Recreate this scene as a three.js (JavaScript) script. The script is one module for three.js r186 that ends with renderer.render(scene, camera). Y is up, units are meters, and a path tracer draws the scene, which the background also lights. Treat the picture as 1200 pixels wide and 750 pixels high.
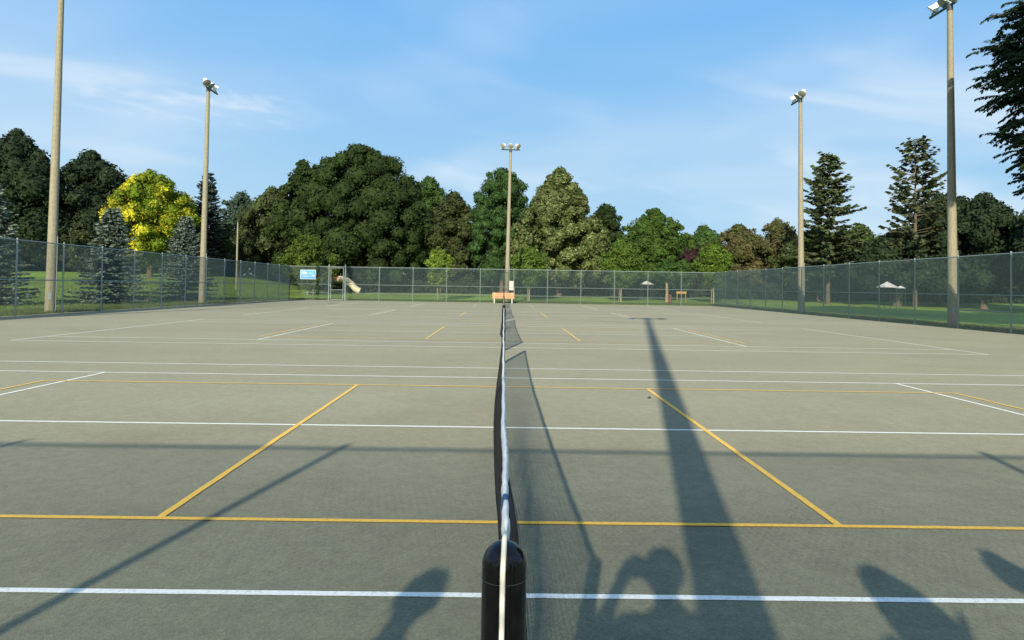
import * as THREE from 'three';
import { ImprovedNoise } from 'three/addons/math/ImprovedNoise.js';
import { MarchingCubes } from 'three/addons/objects/MarchingCubes.js';
import { RoundedBoxGeometry } from 'three/addons/geometries/RoundedBoxGeometry.js';
import { mergeGeometries } from 'three/addons/utils/BufferGeometryUtils.js';

// ------------------------------------------------------------------ camera, sky, sun, exposure
const scene = new THREE.Scene();
const camera = new THREE.PerspectiveCamera(47.86, 1.6, 0.05, 3000);
camera.rotation.order = 'YXZ';
camera.position.set(-0.008, 1.479, 0);
camera.rotation.set(0.0225, -0.011, 0.0156);
camera.setViewOffset(1200, 750, 0, 58, 1200, 750);       // the lens stands a little above the middle of the frame

const renderer = new THREE.WebGLRenderer({ antialias: true });
renderer.toneMapping = THREE.LinearToneMapping;
renderer.toneMappingExposure = 1.3;
renderer.shadowMap.enabled = true;
renderer.setSize(1024, 640);

const SUN = new THREE.Vector3(-0.187, 0.3805, 1).normalize();
const sun = new THREE.DirectionalLight(new THREE.Color().setRGB(1, 0.90, 0.70), 5);
sun.position.copy(SUN).multiplyScalar(120).add(new THREE.Vector3(0, 0, -40));
sun.target.position.set(0, 0, -40);
sun.castShadow = true;
sun.shadow.mapSize.set(4096, 4096);
Object.assign(sun.shadow.camera, { left: -90, right: 90, top: 70, bottom: -70, near: 1, far: 320 });
scene.add(sun, sun.target);

const perlin = new ImprovedNoise();
const N3 = (x, y, z) => perlin.noise(x + 51.3, y + 17.7, z + 33.1);
const fbm = (x, y, z, o = 4) => { let s = 0, a = 0.5; for (let i = 0; i < o; i++) { s += a * N3(x, y, z); x *= 2.03; y *= 2.03; z *= 2.03; a *= 0.5; } return s; };
const sstep = (a, b, x) => { const t = Math.min(1, Math.max(0, (x - a) / (b - a))); return t * t * (3 - 2 * t); };
const mix = (a, b, t) => a + (b - a) * t;
function RNG(seed) { let s = seed >>> 0; return () => { s = (s + 0x6D2B79F5) >>> 0; let t = s; t = Math.imul(t ^ (t >>> 15), t | 1); t ^= t + Math.imul(t ^ (t >>> 7), t | 61); return ((t ^ (t >>> 14)) >>> 0) / 4294967296; }; }

{ // the sky: clear blue air with thin high cirrus
  const W = 3072, H = 1536, data = new Float32Array(W * H * 4);
  const band = (az, el, a0, a1, e0, e1) => sstep(a0, a0 + 5, az) * (1 - sstep(a1 - 7, a1, az)) * sstep(e0, e0 + 0.9, el) * (1 - sstep(e1 - 0.9, e1, el));
  const row = (el) => {
    const t = Math.max(0, el), a = sstep(0, 1, Math.pow(Math.min(1, t / 30), 0.8)), b = sstep(15, 90, t);
    return [mix(mix(0.33, 0.125, a), 0.085, b), mix(mix(0.535, 0.355, a), 0.19, b), mix(mix(0.68, 0.70, a), 0.37, b)];
  };
  for (let j = 0; j < H; j++) {
    const el = ((j + 0.5) / H - 0.5) * 180, er = el * Math.PI / 180, y = Math.sin(er), c = Math.cos(er);
    const [r0, g0, b0] = row(el);
    for (let i = 0; i < W; i++) {
      const p = (j * W + i) * 4;
      if (el < -4) { data[p] = 0.10; data[p + 1] = 0.115; data[p + 2] = 0.09; data[p + 3] = 1; continue; }
      const a = ((i + 0.5) / W - 0.5) * 2 * Math.PI, x = Math.cos(a) * c, z = Math.sin(a) * c;
      let cl = 0, glow = 0;
      if (el > -2) {
        const h = Math.max(y, 0.03) + 0.10, px = x / h, pz = z / h;       // a plane of cirrus high above
        const warp = 0.5 * fbm(px * 0.8, 3.1, pz * 0.8, 3);
        const broad = fbm(px * 0.55 + pz * 0.2 + warp, 7.7, pz * 0.55 - px * 0.25, 4);
        const wisp = fbm(px * 1.1 + pz * 1.6 + warp * 2, 1.3, (pz - px * 0.6) * 0.45, 5);
        cl = 0.36 * sstep(-0.18, 0.42, broad) + 0.34 * sstep(0.0, 0.42, wisp) * sstep(-0.25, 0.3, broad);
        const az = Math.atan2(x, -z) * 180 / Math.PI;
        const ban = band(az, el, -33, -13.5, 11.2, 14.6);                 // one rippled streak
        if (ban > 0) cl += ban * 0.36 * sstep(-0.12, 0.40, fbm(az * 0.42 + el * 0.5, el * 1.9 + az * 0.12, 4.4, 4));
        cl += 0.22 * sstep(0, -40, az) * sstep(-55, -40, az) * (1 - sstep(6, 26, el));
        cl += 0.16 * (1 - sstep(0, 9, el));
        const s = x * SUN.x + y * SUN.y + z * SUN.z;
        glow = Math.pow(Math.max(0, s), 7);
      }
      cl = Math.min(0.85, cl) * sstep(-2, 1, el);
      data[p] = mix(r0, 0.62, cl) + 0.62 * glow; data[p + 1] = mix(g0, 0.70, cl) + 0.42 * glow; data[p + 2] = mix(b0, 0.77, cl) + 0.18 * glow; data[p + 3] = 1;
    }
  }
  const sky = new THREE.DataTexture(data, W, H, THREE.RGBAFormat, THREE.FloatType);
  sky.mapping = THREE.EquirectangularReflectionMapping;
  sky.magFilter = THREE.LinearFilter; sky.minFilter = THREE.LinearFilter;
  sky.needsUpdate = true;
  scene.background = sky; scene.environment = sky;
}

// ------------------------------------------------------------------ helpers
const V = (x, y, z) => new THREE.Vector3(x, y, z);
const lin = (r, g, b) => new THREE.Color().setRGB(r, g, b);
const used = {};
function numbered(n) { const k = used[n] = (used[n] || 0) + 1; return k === 1 ? n : `${n}_${String(k - 1).padStart(3, '0')}`; }
function base(name, label, category, x, y, z, group) {
  const o = new THREE.Group(); o.name = numbered(name); o.position.set(x, y, z); scene.add(o);
  o.userData = { label, category }; if (group) o.userData.group = group;
  return o;
}
function part(name, geo, material, parent, kind) {
  const m = new THREE.Mesh(geo, material); m.name = name; m.castShadow = m.receiveShadow = true;
  if (kind) m.userData.kind = kind;
  parent.add(m); return m;
}
function structure(name, geo, material, label) {
  const m = part(numbered(name), geo, material, scene, 'structure');
  if (label) { m.userData.label = label; }
  return m;
}
const mat = (r, g, b, o = {}) => new THREE.MeshStandardMaterial({ color: lin(r, g, b), roughness: 0.8, ...o });
function merge(list) {
  return mergeGeometries(list.map((g) => { const q = g.index ? g.toNonIndexed() : g; for (const k of Object.keys(q.attributes)) if (k !== 'position' && k !== 'normal') q.deleteAttribute(k); return q; }));
}
function box(w, h, d, x = 0, y = 0, z = 0, r = 0) {
  const g = r ? new RoundedBoxGeometry(w, h, d, 2, r) : new THREE.BoxGeometry(w, h, d);
  g.translate(x, y, z); return g;
}
function bar(a, b, r0, r1 = r0, seg = 10, open = false) {
  const d = b.clone().sub(a), g = new THREE.CylinderGeometry(r1, r0, d.length(), seg, 1, open);
  g.applyQuaternion(new THREE.Quaternion().setFromUnitVectors(V(0, 1, 0), d.clone().normalize()));
  g.translate((a.x + b.x) / 2, (a.y + b.y) / 2, (a.z + b.z) / 2); return g;
}
class Buf {                       // collects many small faces into one mesh
  constructor(colour = false) { this.p = []; this.n = []; this.c = colour ? [] : null; this.i = []; }
  rhomb(x, y, z, ux, uy, uz, vx, vy, vz, nx, ny, nz, r, g, b) {
    const k = this.p.length / 3;
    let gx = uy * vz - uz * vy, gy = uz * vx - ux * vz, gz = ux * vy - uy * vx; const gl = Math.hypot(gx, gy, gz) || 1, sg = gx * nx + gy * ny + gz * nz < 0 ? -1 : 1; nx = gx / gl * sg; ny = gy / gl * sg; nz = gz / gl * sg;
    this.p.push(x - ux, y - uy, z - uz, x + vx, y + vy, z + vz, x + ux, y + uy, z + uz, x - vx, y - vy, z - vz);
    for (let q = 0; q < 4; q++) { this.n.push(nx, ny, nz); this.c.push(r, g, b); }
    if (sg < 0) this.i.push(k, k + 1, k + 2, k, k + 2, k + 3); else this.i.push(k, k + 2, k + 1, k, k + 3, k + 2);
  }
  prism(ax, ay, az, bx, by, bz, r, sides = 3) {
    const dx = bx - ax, dy = by - ay, dz = bz - az, l = Math.hypot(dx, dy, dz);
    let ux = -dz, uy = 0, uz = dx; if (Math.hypot(ux, uz) < 1e-4 * l) { ux = 1; uz = 0; }
    let m = Math.hypot(ux, uy, uz); ux /= m; uz /= m;
    let vx = (dy * uz - dz * uy) / l, vy = (dz * ux - dx * uz) / l, vz = (dx * uy - dy * ux) / l;
    const k = this.p.length / 3;
    for (let s = 0; s < sides; s++) {
      const t = s / sides * 6.28318, c = Math.cos(t), q = Math.sin(t), nx = ux * c + vx * q, ny = uy * c + vy * q, nz = uz * c + vz * q;
      this.p.push(ax + nx * r, ay + ny * r, az + nz * r, bx + nx * r, by + ny * r, bz + nz * r);
      this.n.push(nx, ny, nz, nx, ny, nz);
    }
    for (let s = 0; s < sides; s++) { const a = k + 2 * s, b = k + 2 * ((s + 1) % sides); this.i.push(a, b, a + 1, b, b + 1, a + 1); }
  }
  geo() {
    const g = new THREE.BufferGeometry();
    g.setAttribute('position', new THREE.Float32BufferAttribute(this.p, 3));
    g.setAttribute('normal', new THREE.Float32BufferAttribute(this.n, 3));
    if (this.c) g.setAttribute('color', new THREE.Float32BufferAttribute(this.c, 3));
    g.setIndex(this.i); this.p = this.n = this.i = null; return g;
  }
}
function tex(w, h, f, srgb = false) {
  const d = new Uint8Array(w * h * 4);
  for (let j = 0; j < h; j++) for (let i = 0; i < w; i++) { const v = f(i, j), p = (j * w + i) * 4; d[p] = v[0]; d[p + 1] = v[1]; d[p + 2] = v[2]; d[p + 3] = 255; }
  const t = new THREE.DataTexture(d, w, h); t.wrapS = t.wrapT = THREE.RepeatWrapping; t.magFilter = THREE.LinearFilter; t.minFilter = THREE.LinearMipmapLinearFilter; t.generateMipmaps = true;
  if (srgb) t.colorSpace = THREE.SRGBColorSpace; t.needsUpdate = true; return t;
}
// tileable value noise on a lattice of n cells
function tileNoise(n, seed) {
  const r = RNG(seed), a = new Float32Array(n * n).map(() => r());
  return (u, v) => { const x = u * n, y = v * n, i = Math.floor(x), j = Math.floor(y), fx = x - i, fy = y - j, sx = fx * fx * (3 - 2 * fx), sy = fy * fy * (3 - 2 * fy);
    const g = (p, q) => a[((q % n + n) % n) * n + (p % n + n) % n];
    return mix(mix(g(i, j), g(i + 1, j), sx), mix(g(i, j + 1), g(i + 1, j + 1), sx), sy); };
}

// ------------------------------------------------------------------ the ground
const ground = (x, d) => 2.0 * sstep(21.5, 36, -x) * sstep(40, 90, d) + 0.5 * sstep(68, 95, d);
const LX = -19.4, RX = 19.2, FD = 65.5, BD = -1.45;      // fence lines: left, right, far, behind

{
  const S = 1024, a = tileNoise(512, 1), b = tileNoise(128, 2), c = tileNoise(24, 3), r = RNG(9);
  const gt = tex(S, S, (i, j) => { const u = i / S, v = j / S, n = 0.45 * a(u, v) + 0.3 * b(u, v) + 0.35 * c(u, v); const k = 0.55 + 0.75 * n; const dry = sstep(0.62, 0.9, b(v, u)) * 0.4; return [Math.min(255, 138 * k + 40 * dry), Math.min(255, 166 * k + 8 * dry), 74 * k]; }, true);
  const X = [], D = [];
  for (let x = -400; x < -100; x += 30) X.push(x); for (let x = -100; x <= 100; x += 2) X.push(x); for (let x = 130; x <= 400; x += 30) X.push(x);
  for (let d = -200; d < -20; d += 30) D.push(d); for (let d = -20; d <= 140; d += 2) D.push(d); for (let d = 170; d <= 900; d += 60) D.push(d);
  const p = [], uv = [], ix = [], col = [];
  D.forEach((d) => X.forEach((x) => { const inside = x > LX - 1 && x < RX + 1 && d > BD - 1 && d < FD + 1; p.push(x, ground(x, d) - (inside ? 0.05 : 0.0) + 0.10 * fbm(x * 0.07, 2, d * 0.07, 2) * (inside ? 0 : sstep(0, 6, Math.max(LX - 1 - x, x - RX - 1, d - FD - 1))), -d); uv.push(x / 2.2, d / 2.2); const k = 0.8 + 0.9 * fbm(x * 0.11, 5, d * 0.11, 4); const y = 0.16 * fbm(x * 0.2, 9, d * 0.2, 3); col.push(k * (1 + y), k, k * (1 - y)); }));
  const nx = X.length;
  for (let j = 0; j < D.length - 1; j++) for (let i = 0; i < nx - 1; i++) { const q = j * nx + i; ix.push(q, q + 1, q + nx, q + 1, q + nx + 1, q + nx); }
  const g = new THREE.BufferGeometry();
  g.setAttribute('position', new THREE.Float32BufferAttribute(p, 3)); g.setAttribute('uv', new THREE.Float32BufferAttribute(uv, 2)); g.setAttribute('color', new THREE.Float32BufferAttribute(col, 3));
  g.setIndex(ix); g.computeVertexNormals();
  structure('grass_ground', g, new THREE.MeshStandardMaterial({ map: gt, bumpMap: gt, bumpScale: 0.03, roughness: 0.95, vertexColors: true, color: lin(1.0, 1.08, 0.52) }), 'mown green park lawn around the fenced courts');
}
// asphalt
let asphalt;
{
  const S = 2048, r = RNG(5), a = tileNoise(1024, 11), b = tileNoise(300, 12), c = tileNoise(70, 13);
  const spk = new Float32Array(S * S); for (let k = 0; k < S * S; k++) spk[k] = r();
  const at = tex(S, S, (i, j) => { const u = i / S, v = j / S; let k = 0.78 + 0.20 * a(u, v) + 0.13 * b(u, v) + 0.10 * c(u, v); const q = spk[j * S + i]; if (q > 0.9985) k *= 1.7; else if (q < 0.006) k *= 0.62; const w = (spk[((j * 7) % S) * S + i] - 0.5) * 0.05; return [Math.min(255, 122 * (k + w)), Math.min(255, 124 * k), Math.min(255, 114 * (k - w))]; }, true);
  const bt = tex(S, S, (i, j) => { const u = i / S, v = j / S, k = 255 * (0.6 * a(u, v) + 0.3 * b(u, v) + 0.1 * spk[j * S + i]); return [k, k, k]; });
  const x0 = LX - 0.25, x1 = RX + 0.25, d0 = BD - 1.2, d1 = FD + 0.35, nx = 230, nd = 380;
  const p = [], uv = [], col = [], ix = [];
  for (let j = 0; j <= nd; j++) for (let i = 0; i <= nx; i++) {
    const x = mix(x0, x1, i / nx), d = mix(d0, d1, 0.35 * j / nd + 0.65 * Math.pow(j / nd, 2.2));
    p.push(x, 0, -d); uv.push(x / 4.6, d / 4.6);
    // weathering: broad grey patches, paving lanes that run across, dried puddle stains
    const lane = N3(x * 0.05, 1.5, d * 0.55), patch = fbm(x * 0.16, 4, d * 0.22, 4), blot = sstep(0.12, 0.34, fbm(x * 0.45 + 9, 8, d * 0.6, 4)), pale = sstep(0.10, 0.36, fbm(x * 0.3 + 40, 3, d * 0.42, 4));
    const scuff = fbm(x * 1.4 + 3, 2.2, d * 2.1, 3), spot = sstep(0.30, 0.42, fbm(x * 2.1 + 60, 5, d * 2.4, 3));
    const k = 1 + 0.09 * scuff - 0.12 * spot + 0.15 * lane + 0.32 * patch - 0.15 * blot + 0.12 * pale;
    col.push(k * (1 + 0.03 * lane), k, k * (1 - 0.05 * patch));
  }
  for (let j = 0; j < nd; j++) for (let i = 0; i < nx; i++) { const q = j * (nx + 1) + i; ix.push(q, q + 1, q + nx + 1, q + 1, q + nx + 2, q + nx + 1); }
  const g = new THREE.BufferGeometry();
  g.setAttribute('position', new THREE.Float32BufferAttribute(p, 3)); g.setAttribute('uv', new THREE.Float32BufferAttribute(uv, 2)); g.setAttribute('color', new THREE.Float32BufferAttribute(col, 3));
  g.setIndex(ix); g.computeVertexNormals();
  asphalt = structure('court_pavement', g, new THREE.MeshPhysicalMaterial({ map: at, bumpMap: bt, bumpScale: 0.003, roughness: 0.85, vertexColors: true, color: lin(0.77, 0.78, 0.61), specularIntensity: 0.5, sheen: 0.36, sheenColor: lin(1, 0.95, 0.74), sheenRoughness: 0.9 }), 'weathered grey asphalt of the four courts');
  const edge = mat(0.13, 0.13, 0.12, { roughness: 0.9 });
  part('pavement_edge', merge([box(x1 - x0, 0.09, 0.04, (x0 + x1) / 2, -0.047, -d1), box(0.04, 0.09, d1 - d0, x0, -0.047, -(d0 + d1) / 2), box(0.04, 0.09, d1 - d0, x1, -0.047, -(d0 + d1) / 2)]), edge, asphalt, 'stuff');
}
// painted lines
const CC = [7.60, 23.03, 38.46, 53.9];
{
  const S = 512, a = tileNoise(256, 21), b = tileNoise(48, 22);
  const worn = (c, e) => tex(S, S, (i, j) => { const u = i / S, v = j / S, n = 0.55 * a(u, v) + 0.45 * b(u, v), w = sstep(0.60, 0.80, n) * e; return [mix(c[0], 128, w), mix(c[1], 128, w), mix(c[2], 116, w)]; }, true);
  const dusty = { specularIntensity: 0.5, sheen: 0.36, sheenColor: lin(1, 0.95, 0.74), sheenRoughness: 0.9 };
  const white = new THREE.MeshPhysicalMaterial({ ...dusty, map: worn([246, 247, 240], 0.4), roughness: 0.7 });
  const yellow = new THREE.MeshPhysicalMaterial({ ...dusty, map: worn([244, 186, 40], 0.5), roughness: 0.7 });
  const pale = new THREE.MeshPhysicalMaterial({ ...dusty, map: worn([244, 245, 238], 0.45), roughness: 0.75 });
  const paleY = new THREE.MeshPhysicalMaterial({ ...dusty, map: worn([240, 186, 50], 0.5), roughness: 0.75 });
  const line = (x0, x1, d0, d1, y, m) => {
    const lx = x1 - x0, ld = d1 - d0, fine = d0 < 30, g = new THREE.PlaneGeometry(lx, ld, lx > ld && fine ? Math.ceil(lx / 0.09) : 1, ld >= lx && fine ? Math.ceil(ld / 0.09) : 1); const u = g.attributes.uv, ps = g.attributes.position;
    g.rotateX(-Math.PI / 2); g.translate((x0 + x1) / 2, y, -(d0 + d1) / 2);
    for (let k = 0; k < ps.count; k++) {
      const X = ps.getX(k), Z = ps.getZ(k); u.setXY(k, X / 0.6, Z / 0.6); if (!fine) continue;
      if (lx > ld) ps.setZ(k, Z + 0.004 * N3(X * 7, Z * 3, 2) + 0.006 * N3(X * 0.5, 3, Z)); else ps.setX(k, X + 0.004 * N3(Z * 7, X * 3, 2) + 0.006 * N3(Z * 0.5, 3, X));
    }
    part(m === white || m === pale ? 'white_line' : 'yellow_line', g, m, asphalt);
  };
  const w = 0.025, L = 11.885;
  CC.forEach((c, n) => {
    const W = n ? pale : white, Y = n ? paleY : yellow, y = 0.003, z = 0.006;
    for (const s of [-1, 1]) {
      line(-L, L, c + s * 5.485 - w, c + s * 5.485 + w, y, W);
      line(-L + 0.05, L - 0.05, c + s * 4.115 - w, c + s * 4.115 + w, y, W);
      const b = s * (L - w); line(b - w, b + w, c - 5.485 + w, c + 5.485 - w, y, W);
      const q = s * 6.4; line(q - w, q + w, c - 4.115 + w, c - w, y, W); line(q - w, q + w, c + w, c + 4.115 - w, y, W);
      line(-6.73, 6.73, c + s * 3.05 - w, c + s * 3.05 + w, z, Y);
      for (const e of [6.705, 2.134]) line(s * e - w, s * e + w, c - 3.05 + w, c + 3.05 - w, z, Y);
    }
    line(-6.4 - w, 6.4 + w, c - w, c + w, y, W);
  });
}

// ------------------------------------------------------------------ fences
const M = {
  galv: mat(0.25, 0.31, 0.31, { roughness: 0.55 }),
  wire: mat(0.075, 0.122, 0.125, { roughness: 0.6 }),
  black: new THREE.MeshPhysicalMaterial({ color: lin(0.004, 0.004, 0.005), roughness: 0.09, specularIntensity: 0.8 }),
  cord: mat(0.012, 0.012, 0.013, { roughness: 0.8 }),
  tape: mat(0.80, 0.81, 0.78, { roughness: 0.85 }),
  rope: mat(0.72, 0.70, 0.60, { roughness: 0.8 }),
  blue: mat(0.03, 0.10, 0.24, { roughness: 0.7 }),
  lampWhite: mat(0.78, 0.78, 0.72, { roughness: 0.45 }),
  lampGlass: new THREE.MeshPhysicalMaterial({ color: lin(0.30, 0.30, 0.25), roughness: 0.15, clearcoat: 1 }),
  darkSteel: mat(0.035, 0.05, 0.045, { roughness: 0.6 }),
  salmon: mat(0.50, 0.25, 0.13, { roughness: 0.7 }),
  concreteWhite: mat(0.55, 0.53, 0.48, { roughness: 0.9 }),
  stake: mat(0.26, 0.20, 0.12, { roughness: 0.9 }),
};
const FH = 3.05;
function chainLink(L, H0, H1, wireR, at) {          // two families of slanting wires, clipped to the panel; at(s, h) gives the point
  const b = new Buf(), p = 0.0537, H = H1 - H0;
  for (let s = -H; s < L; s += p) for (const k of [1, -1]) {
    let s0 = s, h0 = 0, s1 = s + H, h1 = H;
    if (s0 < 0) { h0 = -s0; s0 = 0; } if (s1 > L) { h1 = H - (s1 - L); s1 = L; }
    if (h1 - h0 < 0.01) continue;
    const a = k > 0 ? at(s0, H0 + h0) : at(L - s0, H0 + h0), c = k > 0 ? at(s1, H0 + h1) : at(L - s1, H0 + h1);
    const o = k * 0.0022;
    b.prism(a[0] + o, a[1], a[2] + o, c[0] + o, c[1], c[2] + o, wireR, 4);
  }
  return b.geo();
}
const POST_R = 0.034, RAIL_R = 0.022, WIRE = 0.0034;
const postGeo = (() => { const g = [bar(V(0, -0.05, 0), V(0, FH + 0.03, 0), POST_R, POST_R, 10)]; const cap = new THREE.SphereGeometry(POST_R * 1.12, 10, 5, 0, 6.2832, 0, 1.5708); cap.translate(0, FH + 0.03, 0); g.push(cap); return merge(g); })();
function fence(label, ax, ad, bx, bd, posts, rails, skips = [], offset = 0.045) {
  // runs from (ax, ad) to (bx, bd); posts: distances along it; mesh hangs on the court's far side of the posts
  const f = base('chain_link_fence', label, 'fence', ax, 0, -ad);
  const dx = bx - ax, dz = -(bd - ad), L = Math.hypot(dx, dz), ux = dx / L, uz = dz / L, nx = -uz * offset, nz = ux * offset;
  for (const s of posts) { const m = part('post', postGeo, M.galv, f); m.position.set(ux * s, 0, uz * s); }
  const spans = []; let c = 0; for (const [a, b] of skips) { spans.push([c, a]); c = b; } spans.push([c, L]);
  for (const [n, h, gaps] of rails) for (const [a, b] of spans) {
    part(n, bar(V(ux * a, h, uz * a), V(ux * b, h, uz * b), RAIL_R, RAIL_R, 8), M.galv, f);
  }
  for (const [a, b] of spans) part('wire_mesh', chainLink(b - a, 0.03, FH - 0.01, WIRE, (s, h) => [ux * (a + s) + nx, h, uz * (a + s) + nz]), M.wire, f, 'stuff');
  for (const [a, b] of skips) part('top_rail', bar(V(ux * a, FH - 0.01, uz * a), V(ux * b, FH - 0.01, uz * b), RAIL_R, RAIL_R, 8), M.galv, f);
  return f;
}
const seq = (a, b, st) => { const r = []; for (let v = a; v <= b + 1e-6; v += st) r.push(v); return r; };
const HR = [['top_rail', FH - 0.01], ['middle_rail', 1.45]];
const leftFence = fence('long green chain-link fence along the blue spruce trees', LX, FD, LX, BD, seq(0, 67, 3.05), HR);
part('brace_rail', bar(V(0, 0.62, 0.05), V(0, 0.62, 3.0), RAIL_R, RAIL_R, 8), M.galv, leftFence);
const rightFence = fence('long green chain-link fence below the two tall thin conifers', RX, BD, RX, FD, seq(0, 67, 3.2).map((s) => FD - BD - s), HR, [], -0.045);
part('brace_rail', bar(V(0.1, 0.80, -(30.3 - BD)), V(0.1, 0.80, -(26.9 - BD)), 0.03, 0.03, 8), M.galv, rightFence);
{
  const Lf = RX - LX, right = seq(0, 33.6, 3.05).map((s) => Lf - s);
  fence('green chain-link fence with a gate and a blue sign, behind the bench', LX, FD, RX, FD, [0, 3.55, 5.0, ...right], [...HR, ['lower_rail', 0.66]], [[3.6, 4.95]]);
  const gate = base('fence_gate', 'narrow chain-link gate between two tall posts by the blue sign', 'gate', LX + 3.62, 0, -FD);
  const gp = (x) => bar(V(x, 0.08, 0), V(x, 2.95, 0), 0.024, 0.024, 8);
  part('gate_stile', gp(0.10), M.galv, gate); part('gate_stile', gp(1.22), M.galv, gate);
  for (const h of [0.08, 0.95, 2.93]) part('gate_rail', bar(V(0.12, h, 0), V(1.2, h, 0), 0.022, 0.022, 8), M.galv, gate);
  part('wire_mesh', chainLink(1.1, 0.08, 0.95, WIRE, (s, h) => [0.11 + s, h, -0.03]), M.wire, gate, 'stuff');
  const latch = part('latch', box(0.05, 0.16, 0.06, 0.06, 1.35, 0.03, 0.01), M.galv, gate);
  for (const x of [-0.07, 1.39]) part('gate_post', bar(V(x, 0, 0.0), V(x, 3.25, 0), 0.05, 0.045, 10), M.galv, gate);
}
fence('chain-link fence close behind the photographer, its rail shading the asphalt', LX, BD, RX, BD, [0, 38.6, 19.53, ...[1, 2, 3, 4, 5, 6].flatMap((k) => [19.4 - 2.95 * k, 19.4 + 2.95 * k])], HR);

// blue notice on the far fence
{
  const s = base('blue_sign', 'blue and white rectangular notice hung on the far fence beside the gate', 'sign', -17.72, 1.88, -FD + 0.085);
  const S = [280, 168], r = RNG(4);
  const bars = [[30, 30, 60, 6], [24, 40, 84, 10], [22, 54, 105, 10], [24, 68, 90, 9], [140, 56, 100, 5], [150, 66, 70, 4], [20, 108, 150, 4], [20, 118, 190, 4], [20, 128, 120, 4], [205, 100, 52, 16]];
  const t = tex(S[0], S[1], (i, j) => { const y = S[1] - j; if (i < 5 || j < 5 || i > S[0] - 6 || j > S[1] - 6) return [214, 226, 234]; for (const [x, b, w, h] of bars) if (i > x && i < x + w && y > b && y < b + h && (i * 7 + y * 3) % 23 > 4) return [224, 236, 246]; return y < 100 ? [70, 146, 206] : [46, 124, 196]; }, true);
  const m = new THREE.MeshStandardMaterial({ map: t, roughness: 0.45 });
  part('panel', box(1.40, 0.84, 0.012, 0, 0.42, 0), mat(0.45, 0.5, 0.55, { roughness: 0.5 }), s);
  const f = new THREE.PlaneGeometry(1.38, 0.82); f.translate(0, 0.42, 0.0095); part('printed_face', f, m, s);
  for (const x of [-0.5, 0.5]) part('mounting_bracket', box(0.06, 0.78, 0.026, x, 0.42, -0.021), M.galv, s);
}

// ------------------------------------------------------------------ light poles
const concreteTex = (() => { const S = 256, a = tileNoise(128, 31), b = tileNoise(16, 32), st = tileNoise(24, 33); const t = tex(S, S, (i, j) => { const u = i / S, v = j / S, k = 0.80 + 0.16 * a(u, v) + 0.14 * b(u, v) + 0.16 * st(u, v * 0.06); return [134 * k, 129 * k, 109 * k]; }, true); t.repeat.set(2, 10); return t; })();
const poleMat = new THREE.MeshStandardMaterial({ map: concreteTex, bumpMap: concreteTex, bumpScale: 0.002, roughness: 0.9 });
const shadeGeo = new THREE.LatheGeometry([[0.02, 0.40], [0.10, 0.395], [0.145, 0.36], [0.155, 0.24], [0.19, 0.17], [0.255, 0.03], [0.265, 0.0], [0.255, 0.0], [0.18, 0.15], [0.14, 0.22], [0.0, 0.24]].map(([x, y]) => new THREE.Vector2(x, y)), 20);
const lensGeo = (() => { const g = new THREE.SphereGeometry(0.5, 20, 4, 0, 6.2832, 0, 0.52); g.scale(1, 0.4, 1); g.rotateX(Math.PI); g.translate(0, 0.185, 0); return g; })();
function lightPole(label, x, d, H, facing, heads, lean = [0, 0], reach = [-0.86, 0.86], foot = 0.22) {
  const p = base('light_pole', label, 'light pole', x, ground(x, d), -d, 'concrete floodlight poles around the courts');
  const g = new THREE.CylinderGeometry(0.115, foot, H + 0.1, 20, 12); g.translate(0, H / 2 - 0.05, 0);
  part('shaft', g, poleMat, p);
  { const q = Math.atan2(-x, d - 10); part('access_plate', box(0.13, 0.30, 0.02, 0.0, 0.75, foot * 0.965, 0.004).rotateY(q * 0.6), M.galv, p); part('conduit', bar(V(0.06, 0, foot + 0.012), V(0.06, 3.4, foot - 0.012), 0.018, 0.018, 8).rotateY(q * 0.6 + 0.9), M.galv, p); }
  part('collar', bar(V(0, H - 0.12, 0), V(0, H + 0.16, 0), 0.135, 0.125, 14), M.darkSteel, p);
  const c = Math.cos(facing), s = Math.sin(facing), B = (u, y, w) => V(u * c + w * s, y, -u * s + w * c);
  part('crossbar', bar(B(reach[0], H + 0.12, 0), B(reach[1], H + 0.12, 0), 0.06, 0.06, 8), M.darkSteel, p);
  for (const [u, yaw, tilt] of heads) {
    const h = new THREE.Group(); h.name = 'floodlight'; h.position.copy(B(u, H + 0.40, 0)); h.scale.setScalar(1.02); h.rotation.order = 'YXZ'; h.rotation.set(-tilt, facing + yaw, 0);
    // the shade opens along -y of its own axis, tilted so that it looks outward and down
    const sh = part('lamp_shade', shadeGeo, M.lampWhite, h); const ln = part('lamp_lens', lensGeo, M.lampGlass, h);
    const br = part('lamp_bracket', merge([box(0.05, 0.26, 0.05, 0, -0.02, -0.12), box(0.34, 0.04, 0.04, 0, 0.08, -0.14)]), M.darkSteel, h);
    p.add(h);
  }
  p.rotation.set(lean[0], 0, lean[1]);
  return p;
}
const three = [[-0.74, -0.75, 1.0], [0, 0, 0.85], [0.74, 0.75, 1.0]], far3 = (q) => [[-0.25 * q, -0.7 * q, 0.75], [1.35 * q, 0.6 * q, 0.8], [0.5 * q, 0, 0.7]];
const RL = [-0.45, 1.5], RR = [-1.5, 0.45];
lightPole('tall tan concrete light pole by the fence beside the leftmost blue spruce', -20.15, 32.3, 14.7, Math.PI / 2, far3(1), [0, -0.006], RL);
lightPole('tan concrete light pole behind the fence in front of the dark slim spruce', -20.1, 48.3, 14.35, Math.PI / 2, far3(1), [0, -0.005], RL);
lightPole('tan concrete light pole with three floodlights standing directly behind the bench', 0.25, 66.3, 14.0, 0, three, [0, -0.012]);
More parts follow.
